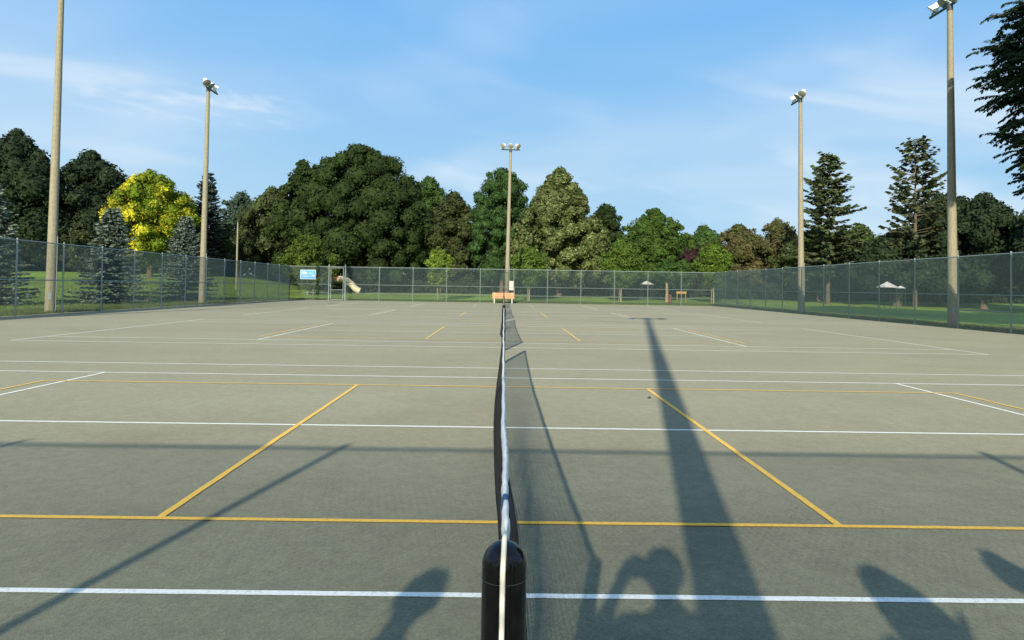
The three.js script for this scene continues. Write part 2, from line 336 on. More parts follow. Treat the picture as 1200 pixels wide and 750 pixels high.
lightPole('tan concrete light pole behind the fence beside the conifer with a round top', 20.0, 48.3, 14.35, -Math.PI / 2, far3(-1), [0, 0.01], RR);
lightPole('tall concrete light pole darkened by the shade of the overhanging tree', 20.0, 31.9, 14.3, -Math.PI / 2, far3(-1), [0, 0.012], RR);
lightPole('concrete light pole outside the frame that casts a lamp shadow near the gate', -20.1, 17.6, 14.0, Math.PI / 2, three);
lightPole('concrete light pole behind the photographer that casts the broad shadow on the court', 0.06, -2.05, 14.0, Math.PI, three, [0, 0], [-0.86, 0.86], 0.175);

// ------------------------------------------------------------------ nets
const NET = 12.80;
const netTop = (s) => { const t = (s / NET - 0.5) * 2; return 0.925 + 0.125 * Math.pow(Math.abs(t), 1.7); };
function bulge(s, t, seed) {         // sideways drift of the hanging net, t = 0 at the tape, 1 at the hem
  const a = Math.sin(Math.PI * Math.min(1, Math.max(0, s / NET)));
  if (seed === 0) { const nearR = Math.exp(-Math.pow((s - 2.2) / 2.6, 2)), farL = Math.exp(-Math.pow((s - 8.6) / 3.2, 2)); return a * 0 + (0.11 * nearR * Math.pow(t, 1.3) - 0.13 * Math.exp(-Math.pow((s - 3.2) / 2.6, 2)) * Math.sin(Math.PI * t) * (1 - t) - 0.095 * farL * Math.pow(t, 1.2)) * sstep(0.05, 1.8, s) * sstep(0, 0.4, NET - s) + 0.008 * N3(s * 2, t * 2, 0) * t; }
  return a * t * (0.14 * N3(s * 0.22, 0.4, seed * 3.1) + 0.06 * Math.sin(s * 0.5 + seed * 2)) + 0.008 * N3(s * 2, t * 2, seed) * t;
}
const netPostGeo = (() => { const pr = [[0.0, 0], [0.037, 0], [0.037, 1.0], [0.0372, 1.003], [0.0372, 1.022]]; for (let k = 1; k <= 8; k++) { const a = k / 8 * Math.PI / 2; pr.push([0.0372 * Math.cos(a), 1.022 + 0.038 * Math.sin(a)]); } return new THREE.LatheGeometry(pr.map(([x, y]) => new THREE.Vector2(Math.max(0, x), y)), 36); })();
const capRing = (() => { const g = new THREE.TorusGeometry(0.0373, 0.0004, 6, 48); g.rotateX(Math.PI / 2); g.translate(0, 1.001, 0); return g; })();
CC.forEach((c, n) => {
  const d0 = c - NET / 2;
  const net = base('tennis_net', `black tennis net with white tape, ${['the one whose taped cord runs over the glossy post', 'second in line', 'third in line', 'last in line before the bench'][n]}`, 'net', 0, 0, -d0, 'tennis nets in one line');
  const P = (s, t) => { const top = netTop(s) - 0.01, y = mix(top, 0.03, t); return [bulge(s, t, n), y, -s]; };
  const b = new Buf(), ds = n < 2 ? 0.047 : 0.06, S0 = 0.09, S1 = NET - 0.09, rows = n < 2 ? 20 : 16, rad = n < 2 ? 0.0021 : 0.0027;
  for (let s = S0; s <= S1; s += ds) for (let k = 0; k < 8; k++) { const p = P(s, k / 8), q = P(s, (k + 1) / 8); b.prism(...p, ...q, rad); }
  for (let k = 1; k <= rows; k++) for (let s = S0; s < S1 - 0.01; s += 0.2) { const p = P(s, k / rows), q = P(Math.min(S1, s + 0.2), k / rows); b.prism(...p, ...q, rad); }
  part('netting', b.geo(), M.cord, net, 'stuff');
  const hem = new Buf(); for (let s = S0; s < S1 - 0.01; s += 0.2) hem.prism(...P(s, 1), ...P(Math.min(S1, s + 0.2), 1), 0.005, 5);
  for (const s of [S0, S1]) for (let k = 0; k < 8; k++) hem.prism(...P(s, k / 8), ...P(s, (k + 1) / 8), 0.006, 5);
  part('hem_cord', hem.geo(), M.cord, net);
  // folded tape over the headline cable
  const tape = (s0, s1, w, m, name, parent, fat = 1) => {
    const st = 0.02 * (n ? 3 : 1), K = Math.max(2, Math.round((s1 - s0) / st)), pos = [], ix = [], q = 10;
    for (let i = 0; i <= K; i++) { const s = mix(s0, s1, i / K), y = netTop(s), tw = s * 9;
      const wob = 0.0035 * N3(s * 1.7, 6, n) * 2, e = fat > 1 ? 1 : sstep(s0, s0 + 0.10, s) * 0.75 + 0.25;
      for (let k = 0; k < q; k++) { const a = k / q * 6.2832, cr = 1 + 0.34 * N3(s * 22 + Math.sin(a) * 1.5, Math.cos(a) * 1.8, 3) + 0.12 * Math.sin(tw * 5 + a * 2);
        const sx = Math.sign(Math.cos(a)) * Math.pow(Math.abs(Math.cos(a)), 0.6), sy = Math.sin(a);
        pos.push(wob + sx * w * cr * e * fat, y - 0.022 * e + sy * 0.028 * e * fat * (sy > 0 ? 1 : 1.0) * (0.9 + 0.1 * cr), -s); } }
    for (let i = 0; i < K; i++) for (let k = 0; k < q; k++) { const a = i * q + k, c2 = i * q + (k + 1) % q; ix.push(a, c2, a + q, c2, c2 + q, a + q); }
    const g = new THREE.BufferGeometry(); g.setAttribute('position', new THREE.Float32BufferAttribute(pos, 3)); g.setIndex(ix); g.computeVertexNormals();
    return part(name, g, m, parent);
  };
  const tp = tape(0.07, NET - 0.07, 0.0074, M.tape, 'white_tape', net);
  if (n === 0) tape(0.275, 0.32, 0.0084, M.blue, 'blue_band', tp, 1.08);
  if (n === 0) {   // headline cord over the dome and down the near face
    const pts = [V(0.002, 1.04, -0.10), V(0.001, 1.056, -0.035), V(0, 1.066, 0.0)];
    for (let k = 1; k <= 6; k++) { const a = k / 6 * Math.PI / 2; pts.push(V(-0.0004 * k, 1.022 + 0.0445 * Math.cos(a), 0.043 * Math.sin(a))); }
    for (const y of [0.98, 0.9, 0.7, 0.5, 0.3, 0.16]) pts.push(V(-0.0025 - (1 - y) * 0.003, y, 0.0432));
    const rg = new THREE.TubeGeometry(new THREE.CatmullRomCurve3(pts), 120, 0.0045, 8);
    part('headline_cord', rg, M.rope, net);
  } else part('headline_cord', bar(V(0, 1.045, -0.1), V(0, 1.066, 0), 0.005, 0.005, 6), M.rope, net);
  part('end_cord', bar(V(0, 1.045, -NET + 0.1), V(0, 1.066, -NET), 0.005, 0.005, 6), M.rope, net);
  [d0, d0 + NET].forEach((d, e) => {
    const near = n === 0 && e === 0;
    const p = base('net_post', near ? 'glossy black domed net post with a white cord down its face' : `black net post at the ${e ? 'bench' : 'near'} end of the ${['first', 'second', 'third', 'last'][n]} net counted from the glossy post`, 'net post', 0, 0, -d, 'black net posts');
    part('tube', netPostGeo, M.black, p); part('cap_seam', capRing, M.darkSteel, p);
    if (!near || true) part('winder', box(0.03, 0.10, 0.05, 0, 0.55, e ? -0.052 : 0.063, 0.006), M.black, p);
  });
});

// ------------------------------------------------------------------ bench
{
  const b = base('park_bench', 'salmon slatted bench on white legs at the end of the line of nets', 'bench', -0.05, 0, -63.6);
  for (let k = 0; k < 3; k++) part('back_slat', box(1.95, 0.16, 0.035, 0, 0.50 + k * 0.175, -0.20 - k * 0.03, 0.008), M.salmon, b);
  for (let k = 0; k < 3; k++) part('seat_slat', box(1.95, 0.035, 0.12, 0, 0.45, 0.16 - k * 0.135, 0.008), M.salmon, b);
  for (const x of [-0.78, 0.78]) { part('leg', merge([box(0.09, 0.43, 0.40, x, 0.215, 0.02, 0.012), box(0.08, 0.52, 0.07, x, 0.68, -0.275, 0.01)]), M.concreteWhite, b); }
}

// ------------------------------------------------------------------ trees
const bark = (() => { const S = 256, a = tileNoise(64, 41), b = tileNoise(16, 42); const t = tex(S, S, (i, j) => { const u = i / S, v = j / S, k = 0.55 + 0.5 * a(u * 1, v * 0.25) + 0.25 * b(u, v); return [104 * k, 92 * k, 76 * k]; }, true); t.repeat.set(3, 4); return new THREE.MeshStandardMaterial({ map: t, bumpMap: t, bumpScale: 0.02, roughness: 0.95 }); })();
const paleBark = mat(0.36, 0.31, 0.22, { roughness: 0.9 });
const leafMat = new THREE.MeshPhysicalMaterial({ vertexColors: true, roughness: 0.85, specularIntensity: 0.25 });
const needleMat = new THREE.MeshPhysicalMaterial({ vertexColors: true, roughness: 0.9, specularIntensity: 0.25 });
const profiles = {
  dome: (t) => t < 0.32 ? 0.80 + 0.20 * Math.sin(t / 0.32 * 1.5708) : Math.pow(Math.max(0, Math.cos((t - 0.32) / 0.68 * 1.5708)), 0.72),
  broad: (t) => t < 0.3 ? 0.84 + 0.16 * t / 0.3 : Math.pow(Math.max(0, Math.cos((t - 0.3) / 0.70 * 1.5708)), 0.5),
  oval: (t) => Math.pow(Math.sin(Math.PI * (0.10 + 0.88 * t)), 0.62),
  cone: (t) => t < 0.22 ? 0.86 + 0.14 * t / 0.22 : Math.pow(Math.max(0, 1 - (t - 0.22) / 0.80), 0.68),
  vase: (t) => t < 0.5 ? 0.62 + 0.38 * t / 0.5 : Math.pow(Math.max(0, 1 - Math.pow((t - 0.5) / 0.52, 2.2)), 0.6),
  shrub: (t) => Math.sqrt(Math.max(0, 1 - t * t)),
};
function trunkGeo(rng, h, r, limbs, R, y0) {
  const g = [], top = V((rng() - 0.5) * 0.6, h, (rng() - 0.5) * 0.6);
  const mid = V(top.x * 0.3, h * 0.45, top.z * 0.3);
  g.push(bar(V(0, -0.3, 0), V(0, r * 1.2, 0), r * 1.7, r * 1.08, 10, true), bar(V(0, r * 1.2, 0), mid, r * 1.08, r * 0.75, 10, true), bar(mid, top, r * 0.75, r * 0.2, 8, true));
  for (let k = 0; k < limbs; k++) {
    const a = k * 2.4 + rng(), s = y0 + (h - y0) * (0.05 + 0.7 * k / limbs), f = s < mid.y ? s / mid.y * 0.3 : 0.3 + 0.7 * (s - mid.y) / (h - mid.y);
    const o = V(top.x * f, s, top.z * f), e = V(o.x + Math.cos(a) * R * 0.62, Math.min(h * 1.02, s + (h - s) * 0.35 + R * 0.15), o.z + Math.sin(a) * R * 0.62);
    g.push(bar(o, e, r * 0.34, r * 0.07, 6, true));
  }
  return merge(g);
}
function crownGeo(rng, o) {
  const { y0, y1, rx, rz = o.rx, prof, lumps, lr, n, leaf, col, col2, patch = 0, wild = 0.12, core = 0.72, aspect = 0.6, up = 0, irr = 0.24 } = o;
  const L = [], H = y1 - y0, P = profiles[prof];
  for (let k = 0; k < lumps; k++) {
    const t = Math.pow((k + 0.5) / lumps, 0.92), a = k * 2.39996 + rng() * 0.9, pr = P(t) * (1 + irr * N3(Math.cos(a) * 1.3 + (o.seed ?? 7) * 0.37, t * 2.6, Math.sin(a) * 1.3)), far = (k % 5 === 4) ? 0.35 + 0.3 * rng() : 0.80 + 0.12 * (rng() - 0.5);
    const rr = lr * (0.55 + 0.80 * rng() * rng() + 0.25 * rng()) * (0.72 + 0.28 * pr), out = rng() < wild ? 1.10 + 0.12 * rng() : 1;
    const q = Math.max(0, pr - rr / Math.max(rx, rz) * 0.72) * far / 0.8 * out;
    L.push([Math.cos(a) * q * rx, mix(y0 + rr * 0.55, y1 - rr * 0.75, t) + (rng() - 0.5) * rr * 0.5 + (out - 1) * 2, Math.sin(a) * q * rz, rr * (out > 1 ? 0.55 : 1), 0.8 + 0.4 * rng(), rng()]);
  }
  if (o.fill !== 0) for (const t of [0.22, 0.42, 0.62, 0.78]) { const rr = 0.60 * P(t) * Math.min(rx, rz, H * 0.5); L.push([0, mix(y0, y1, t) - rr * 0.25, 0, rr, 1, 0.5]); }
  const b = new Buf(true);
  const W = L.map((l) => l[3] * l[3]); let sum = 0; const cum = W.map((w) => sum += w);
  // share of the second leaf colour at a point: the same for outer and inner leaves
  const blend = (x, y, z) => patch ? sstep(0.22, 0.78, 0.5 + patch * N3(x * 0.42 + 5, y * 0.42, z * 0.42) + (o.bias ? o.bias(x, (y - y0) / H, z) : 0) + (rng() - 0.5) * 0.7) : (rng() < 0.14 ? rng() : 0);
  let made = 0, tries = 0;
  while (made < n && tries < n * 5) {
    tries++;
    const w = rng() * sum; let k = 0; { let lo = 0, hi = L.length - 1; while (lo < hi) { const m = (lo + hi) >> 1; if (cum[m] < w) lo = m + 1; else hi = m; } k = lo; }
    const l = L[k]; const cz = rng() * 2 - 1, ph = rng() * 6.2832, s = Math.sqrt(1 - cz * cz); let dx = s * Math.cos(ph), dy = cz, dz = s * Math.sin(ph);
    const rr = l[3] * (0.70 + 0.36 * Math.pow(rng(), 0.8) + (rng() < 0.07 ? 0.22 * rng() : 0)) * (1 + 0.20 * N3(dx * 2.2 + k, dy * 2.2, dz * 2.2));
    const x = l[0] + dx * rr, y = l[1] + dy * rr * 0.86, z = l[2] + dz * rr;
    if (y < y0 - 0.3) continue;
    let inside = false; for (let m = 0; m < L.length; m++) { if (m === k) continue; const e = L[m], ex = x - e[0], ey = (y - e[1]) / 0.86, ez = z - e[2]; if (ex * ex + ey * ey + ez * ez < e[3] * e[3] * 0.42) { inside = true; break; } }
    if (inside) continue;
    let nx = dx * 0.75 + (rng() - 0.5) * 1.5, ny = dy * 0.75 + 0.25 + (rng() - 0.5) * 1.5, nz = dz * 0.75 + (rng() - 0.5) * 1.5; let m = Math.hypot(nx, ny, nz); nx /= m; ny /= m; nz /= m;
    let ux = rng() - 0.5, uy = rng() - 0.5 + up, uz = rng() - 0.5; const d = ux * nx + uy * ny + uz * nz; ux -= d * nx; uy -= d * ny; uz -= d * nz; m = Math.hypot(ux, uy, uz) || 1; const sz = leaf * (0.45 + 0.9 * rng() * rng() + 0.35 * rng()) * 0.56; ux *= sz / m; uy *= sz / m; uz *= sz / m;
    const vx = (ny * uz - nz * uy) * aspect, vy = (nz * ux - nx * uz) * aspect, vz = (nx * uy - ny * ux) * aspect;
    const v = l[4] * (0.62 + 0.76 * rng());
    const f = blend(x, y, z);
    b.rhomb(x, y, z, ux, uy, uz, vx, vy, vz, nx, ny, nz, mix(col[0], col2[0], f) * v, mix(col[1], col2[1], f) * v, mix(col[2], col2[2], f) * v);
    made++;
  }
  // inner twigs and leaves, close packed
  if (core) for (const l of L) {
    const g = new THREE.IcosahedronGeometry(l[3] * core, 2), q = g.attributes.position, k0 = b.p.length / 3;
    for (let i = 0; i < q.count; i++) { const x = q.getX(i), y = q.getY(i), z = q.getZ(i), s = 1 + 0.34 * N3(x * 1.6 + l[0], y * 1.6 + l[1], z * 1.6 + l[2]), r = Math.hypot(x, y, z) || 1; b.p.push(l[0] + x * s, l[1] + y * s * 0.86, l[2] + z * s); b.n.push(x / r, y / r, z / r); const v = l[4] * (0.92 + 0.4 * Math.abs(N3(x * 9, y * 9 + l[1], z * 9))); const f = blend(l[0] + x, l[1] + y, l[2] + z); b.c.push(mix(col[0], col2[0], f) * v, mix(col[1], col2[1], f) * v, mix(col[2], col2[2], f) * v); }
    for (let i = 0; i < q.count; i++) b.i.push(k0 + i);
  }
  return b.geo();
}
function broadleaf(name, label, x, z, H, R, o) {
  const rng = RNG(o.seed), d = -z, y = ground(x, d);
  const t = base(name, label, o.category || 'tree', x, y, z, o.group);
  const y0 = o.y0 ?? Math.min(1.4, H * 0.16);
  part('trunk', trunkGeo(rng, H * 0.82, o.tr ?? Math.max(0.07, R * 0.06), o.limbs ?? 7, R, Math.max(y0, H * 0.15)), o.bark || bark, t);
  part('crown', crownGeo(rng, { y0, y1: H, rx: R, rz: o.rz ?? R, prof: 'oval', lumps: 60, lr: R * 0.30, n: 14000, leaf: 0.36, ...o }), leafMat, t, 'stuff');
  return t;
}
const G = {
  oak: { col: [0.020, 0.034, 0.016], col2: [0.036, 0.052, 0.022] },
  maple: { col: [0.020, 0.036, 0.010], col2: [0.044, 0.066, 0.017] },
  olive: { col: [0.046, 0.064, 0.024], col2: [0.075, 0.090, 0.034] },
  green: { col: [0.036, 0.075, 0.018], col2: [0.075, 0.130, 0.024] },
  bright: { col: [0.062, 0.108, 0.014], col2: [0.120, 0.165, 0.020] },
  linden: { col: [0.042, 0.066, 0.016], col2: [0.140, 0.165, 0.065] },
  brown: { col: [0.060, 0.070, 0.024], col2: [0.088, 0.080, 0.034] },
  grey: { col: [0.042, 0.070, 0.048], col2: [0.075, 0.105, 0.075] },
  yellow: { col: [0.10, 0.15, 0.012], col2: [0.45, 0.41, 0.025] },
  purple: { col: [0.045, 0.022, 0.028], col2: [0.070, 0.035, 0.038] },
};
// the dark wood to the left
broadleaf('oak_tree', 'tall dark broadleaf tree whose crown stands behind the leftmost light pole', -64.2, -95, 18.6, 7.0, { ...G.oak, seed: 101, prof: 'dome', lumps: 84, lr: 1.9, n: 20000, leaf: 0.5 });
broadleaf('oak_tree', 'dark broadleaf tree with an open airy top between light pole and yellow tree', -57.5, -100, 17.2, 7.0, { ...G.oak, col2: [0.05, 0.065, 0.04], seed: 102, prof: 'dome', lumps: 76, lr: 1.8, n: 18000, leaf: 0.46, core: 0.66, wild: 0.3, irr: 0.12 });
broadleaf('oak_tree', 'dark broadleaf tree at the edge behind the leftmost blue spruce', -70.2, -90, 17.2, 6.6, { ...G.oak, seed: 103, prof: 'dome', lumps: 60, lr: 2.0, n: 13000, leaf: 0.5 });
broadleaf('understory_bush', 'olive bush at the foot of the dark trees near the leftmost pole', -49.1, -84, 5.9, 2.2, { ...G.olive, col: [0.036, 0.05, 0.02], seed: 104, prof: 'oval', lumps: 26, n: 5000, y0: 0.3, category: 'bush' });
broadleaf('yellow_maple', 'bright yellow tree turning green inside, behind two blue spruces', -38.1, -78, 11.4, 4.7, { ...G.yellow, seed: 105, prof: 'oval', lumps: 120, lr: 1.1, n: 26000, leaf: 0.28, patch: 1.0, bias: (x) => -0.16 - 0.22 * x / 4.5, wild: 0.25, irr: 0.14 });
// the row beyond the far fence
broadleaf('grey_willow', 'pale grey-green tree behind the slender utility pole', -40.1, -110, 12.9, 3.8, { ...G.grey, seed: 106, prof: 'oval', lumps: 50, lr: 1.1, n: 9000, wild: 0.25, core: 0.6 });
broadleaf('olive_tree', 'olive rounded tree left of the huge dark maple', -31.6, -98, 12.5, 4.5, { ...G.olive, seed: 107, prof: 'dome', lumps: 66, lr: 1.2, n: 14000, leaf: 0.38 });
broadleaf('understory_bush', 'dull green bush between the utility pole and the second light pole', -33.6, -88, 6.3, 3.0, { ...G.olive, col: [0.034, 0.05, 0.02], seed: 108, prof: 'oval', lumps: 30, n: 6500, y0: 0.2, category: 'bush' });
broadleaf('maple_tree', 'huge dark green dome-shaped maple behind the far gate', -18.6, -93, 19.0, 9.3, { ...G.maple, seed: 109, prof: 'broad', lumps: 190, lr: 1.65, n: 48000, leaf: 0.42, rz: 7.5, wild: 0.10, irr: 0.12, core: 0.8 });
broadleaf('maple_tree', 'smaller dark maple against the huge dome, a sprig rising from its top', -26.4, -94, 16.4, 4.4, { ...G.maple, seed: 110, prof: 'dome', lumps: 70, lr: 1.35, n: 15000, leaf: 0.42, wild: 0.3 });
broadleaf('tall_tree', 'bright green treetop showing behind the right shoulder of the huge maple', -12.0, -112, 18.2, 4.6, { ...G.green, seed: 111, prof: 'oval', lumps: 56, lr: 1.35, n: 11000, leaf: 0.42 });
broadleaf('olive_tree', 'brown-olive tree between the huge maple and the middle light pole', -6.9, -96, 13.8, 4.7, { ...G.olive, col: [0.036, 0.05, 0.018], col2: [0.085, 0.068, 0.028], seed: 112, prof: 'dome', lumps: 74, lr: 1.2, n: 16000, leaf: 0.40 });
broadleaf('upright_tree', 'green tree with upswept branches behind the middle light pole', -0.3, -92, 16.1, 4.4, { ...G.green, col: [0.030, 0.066, 0.020], seed: 113, prof: 'vase', lumps: 120, lr: 1.25, n: 26000, leaf: 0.38, aspect: 0.42, up: 0.9, wild: 0.4 });
broadleaf('linden_tree', 'large linden with pale bracts right of the middle light pole', 6.5, -86, 15.5, 6.2, { ...G.linden, seed: 114, prof: 'cone', lumps: 160, lr: 1.2, n: 40000, leaf: 0.36, patch: 0.22, bias: () => -0.06, wild: 0.2, irr: 0.10, core: 0.78 });
broadleaf('dark_tree', 'dark round tree half hidden behind the linden', 14.6, -104, 13.4, 4.4, { ...G.maple, seed: 115, prof: 'dome', lumps: 60, lr: 1.25, n: 12000, leaf: 0.40 });
broadleaf('green_tree', 'mid green spreading tree beyond the right end of the far fence', 17.6, -84, 10.6, 5.0, { ...G.green, col: [0.040, 0.075, 0.014], seed: 116, prof: 'dome', lumps: 96, lr: 1.1, n: 22000, leaf: 0.34, wild: 0.25 });
broadleaf('distant_tree', 'distant green tree in the gap left of the brownish trees', 36.0, -130, 12.6, 7.0, { ...G.green, seed: 117, prof: 'dome', lumps: 50, lr: 1.9, n: 8000, leaf: 0.5 });
broadleaf('distant_tree', 'distant green tree above the far fence corner', 24.5, -132, 11.2, 6.0, { ...G.green, seed: 127, prof: 'dome', lumps: 44, lr: 1.9, n: 7000, leaf: 0.5 });
broadleaf('plum_tree', 'small purple-leaved tree next to the bright young tree at the corner', 23.9, -92, 7.0, 1.7, { ...G.purple, seed: 118, prof: 'oval', lumps: 24, lr: 0.75, n: 5000 });
broadleaf('brown_tree', 'brownish olive tree beside the bright young corner tree', 29.3, -90, 9.3, 4.9, { ...G.brown, seed: 119, prof: 'dome', lumps: 84, lr: 1.1, n: 18000, leaf: 0.34, patch: 0.8, wild: 0.3 });
broadleaf('brown_tree', 'brownish olive tree close to the light pole and round-topped conifer', 36.8, -97, 10.8, 3.9, { ...G.brown, seed: 120, prof: 'oval', lumps: 56, lr: 1.05, n: 11000, leaf: 0.34, patch: 0.8, wild: 0.4, core: 0.6 });
broadleaf('olive_tree', 'spreading olive tree around the foot of the round-topped conifer', 36.9, -84, 8.9, 5.4, { ...G.olive, col: [0.05, 0.068, 0.022], col2: [0.09, 0.095, 0.03], seed: 121, prof: 'dome', lumps: 90, lr: 1.05, n: 18000, leaf: 0.38, aspect: 0.4, wild: 0.3 });
broadleaf('green_tree', 'green tree filling the gap between the two tall conifers', 48.6, -98, 10.4, 5.0, { ...G.green, col: [0.045, 0.068, 0.02], seed: 122, prof: 'dome', lumps: 70, lr: 1.2, n: 13000, leaf: 0.38, patch: 0.6 });
broadleaf('plum_tree', 'dark purple treetop between the two tall conifers', 47.0, -112, 10.6, 3.2, { ...G.purple, seed: 128, prof: 'oval', lumps: 30, lr: 1.1, n: 5000, leaf: 0.4 });
broadleaf('dark_tree', 'low dark tree around the trunk of the ragged conifer', 41.1, -75, 8.0, 5.6, { ...G.oak, col2: [0.045, 0.065, 0.024], seed: 123, prof: 'dome', lumps: 90, lr: 1.2, n: 19000, leaf: 0.38 });
broadleaf('dark_tree', 'dark tree rising behind the shaded light pole', 47.4, -78, 12.2, 4.8, { ...G.oak, col2: [0.06, 0.08, 0.02], seed: 124, prof: 'dome', lumps: 84, lr: 1.25, n: 18000, leaf: 0.38, wild: 0.3 });
broadleaf('dark_tree', 'very dark tree below the drooping branches of the overhanging tree', 46.9, -70, 11.4, 4.8, { ...G.oak, seed: 125, prof: 'dome', lumps: 76, lr: 1.4, n: 16000, leaf: 0.4 });
broadleaf('dark_tree', 'very dark tree at the end of the wood under the overhanging tree', 50.2, -62, 12.4, 5.2, { ...G.oak, seed: 126, prof: 'dome', lumps: 70, lr: 1.5, n: 14000, leaf: 0.42 });
broadleaf('dark_tree', 'dark tree closing the gap behind the shaded light pole', 53.5, -84, 12.6, 5.0, { ...G.oak, col2: [0.05, 0.07, 0.02], seed: 130, prof: 'dome', lumps: 66, lr: 1.4, n: 12000, leaf: 0.4 });
for (const [x, z, H, seed, what] of [[31.5, -19, 15, 141, 'next to the overhanging tree'], [38.5, -27, 16, 142, 'farther out on the lawn']]) broadleaf('shade_tree', `broadleaf tree outside the frame ${what}, shading the lawn`, x, z, H, 5.6, { ...G.maple, seed, prof: 'dome', lumps: 60, lr: 1.6, n: 12000, leaf: 0.40, y0: 3.0 });
broadleaf('shade_tree', 'broadleaf tree outside the frame whose high crown shades the light pole', 20.8, -17, 17.4, 5.0, { ...G.maple, seed: 129, prof: 'oval', lumps: 70, lr: 1.5, n: 16000, leaf: 0.34, y0: 10.0, tr: 0.28 });
// young trees by the far fence
const young = (label, x, z, H, R, seed, o = {}) => broadleaf('young_maple', label, x, z, H, R, { ...G.bright, seed, prof: 'oval', lumps: 34, lr: R * 0.36, n: 5200, leaf: 0.26, y0: H * 0.27, tr: 0.06, limbs: 5, core: 0.5, bark: paleBark, wild: 0.3, ...o });
young('slim bright green sapling halfway between the gate and the bench', -6.5, -71, 5.2, 1.45, 131, { col: [0.095, 0.15, 0.02], col2: [0.19, 0.24, 0.03] });
young('broad bright bushy young tree in front of the huge maple near the blue sign', -21.7, -80, 6.6, 3.0, 132, { n: 10000, lumps: 56, lr: 0.85, col: [0.055, 0.085, 0.014], col2: [0.10, 0.135, 0.02], y0: 0.8 });
young('young green tree just right of the bench below the linden', 2.6, -74, 5.7, 1.95, 133, { n: 7000, col: [0.06, 0.105, 0.018], col2: [0.11, 0.15, 0.03] });
young('young green tree between the linden and the spreading tree', 12.2, -75, 6.3, 2.2, 134, { n: 8000, col: [0.06, 0.105, 0.016], col2: [0.12, 0.16, 0.03] });
young('bright yellow-green young tree at the far right fence corner', 21.6, -74, 6.4, 1.9, 135, { n: 8000, lumps: 40 });
for (const [x, z, label] of [[-6.28, -71.1, 'wooden stake beside the slim bright sapling'], [2.42, -74, 'thin pale stake beside the young tree right of the bench'], [12.0, -75, 'thin pale stake beside the young tree below the linden'], [21.35, -74, 'pale stake beside the young tree at the fence corner']]) {
  const s = base('tree_stake', label, 'stake', x, ground(x, -z), z, 'stakes tied to young trees');
  part('post', bar(V(0, -0.2, 0), V(0.02, 1.75, 0), 0.045, 0.04, 8), M.stake, s); part('tie', box(0.22, 0.05, 0.03, 0.1, 1.5, 0, 0.008), M.darkSteel, s);
}
// conifers
function spruceGeo(rng, o) {
  const { h, r, col, col2, gap, count, y0, droop, twig, tuft = 0.18, round = 0.85, ragged = 0.32, wid = 0.34 } = o;
  const b = new Buf(true), limbs = new Buf();
  for (let y = y0; y < h * 0.985; y += gap * (0.75 + 0.5 * rng()) * (0.45 + 0.55 * (1 - y / h))) {
    const t = (y - y0) / (h - y0), nB = Math.max(3, Math.round(count * (0.6 + 0.4 * (1 - t)))), a0 = rng() * 6.28;
    for (let k = 0; k < nB; k++) {
      const a = a0 + k / nB * 6.2832 + (rng() - 0.5) * 0.5, Lb = (r * Math.pow(1 - t, round) * (1 - ragged + 2 * ragged * rng()) + 0.12);
      if (o.bare && rng() < o.bare) continue;
      const ca = Math.cos(a), sa = Math.sin(a), v = 0.8 + 0.4 * rng(), s1 = mix(-droop, 0.45, Math.pow(t, 1.6)), yy = y + (rng() - 0.5) * gap * 0.5;
      const at = (s) => [ca * Lb * s, yy + s1 * Lb * s + (o.tip ?? 0.10) * Lb * s * s, sa * Lb * s];
      const e = at(1), m = at(0.5); limbs.prism(0, yy, 0, ...m, 0.022 + 0.006 * r); limbs.prism(...m, ...e, 0.012);
      const st = twig * 0.42;
      for (let q = Math.max(tuft * Lb, 0.1); q < Lb; q += st) {
        const f = q / Lb, p = at(f), len = twig * (1.15 - 0.45 * f);
        for (const sd of [-1, 1, 0]) {
          let ux = ca * 0.75 - sa * sd * 0.9 + (rng() - 0.5) * 0.5, uy = -0.22 - droop * 0.5 * rng() + (rng() - 0.3) * 0.35 + (sd ? 0 : 0.25), uz = sa * 0.75 + ca * sd * 0.9 + (rng() - 0.5) * 0.5; let l = Math.hypot(ux, uy, uz); ux /= l; uy /= l; uz /= l;
          let nx = (rng() - 0.5) * 1.6 + ca * 0.7, ny = 0.25 + 0.7 * rng(), nz = (rng() - 0.5) * 1.6 + sa * 0.7; const d = nx * ux + ny * uy + nz * uz; nx -= d * ux; ny -= d * uy; nz -= d * uz; l = Math.hypot(nx, ny, nz); nx /= l; ny /= l; nz /= l;
          const hl = len * 0.5 * (0.7 + 0.6 * rng()), c = v * (0.72 + 0.56 * rng()), g = rng();
          b.rhomb(p[0] + ux * hl, p[1] + uy * hl, p[2] + uz * hl, ux * hl, uy * hl, uz * hl, (ny * uz - nz * uy) * hl * wid, (nz * ux - nx * uz) * hl * wid, (nx * uy - ny * ux) * hl * wid, nx, ny, nz, mix(col[0], col2[0], g) * c, mix(col[1], col2[1], g) * c, mix(col[2], col2[2], g) * c);
        }
      }
    }
  }
  return [b.geo(), limbs.geo()];
}
function conifer(name, label, x, z, h, r, o) {
  const rng = RNG(o.seed), t = base(name, label, 'conifer', x, ground(x, -z), z, o.group);
  const [f, l] = spruceGeo(rng, { h, r, ...o });
  part('trunk', merge([bar(V(0, -0.3, 0), V(0, h * 0.5, 0), o.tr ?? r * 0.10, (o.tr ?? r * 0.10) * 0.6, 10, true), bar(V(0, h * 0.5, 0), V(0, h * 0.985, 0), (o.tr ?? r * 0.10) * 0.6, 0.012, 8, true)]), bark, t);
  part('branches', l, bark, t, 'stuff'); part('needles', f, needleMat, t, 'stuff');
  return t;
}
const blueC = { col: [0.085, 0.120, 0.092], col2: [0.165, 0.212, 0.172], gap: 0.25, count: 12, y0: 0.3, droop: 0.12, twig: 0.34, wid: 0.5, group: 'blue spruces along the long fence' };
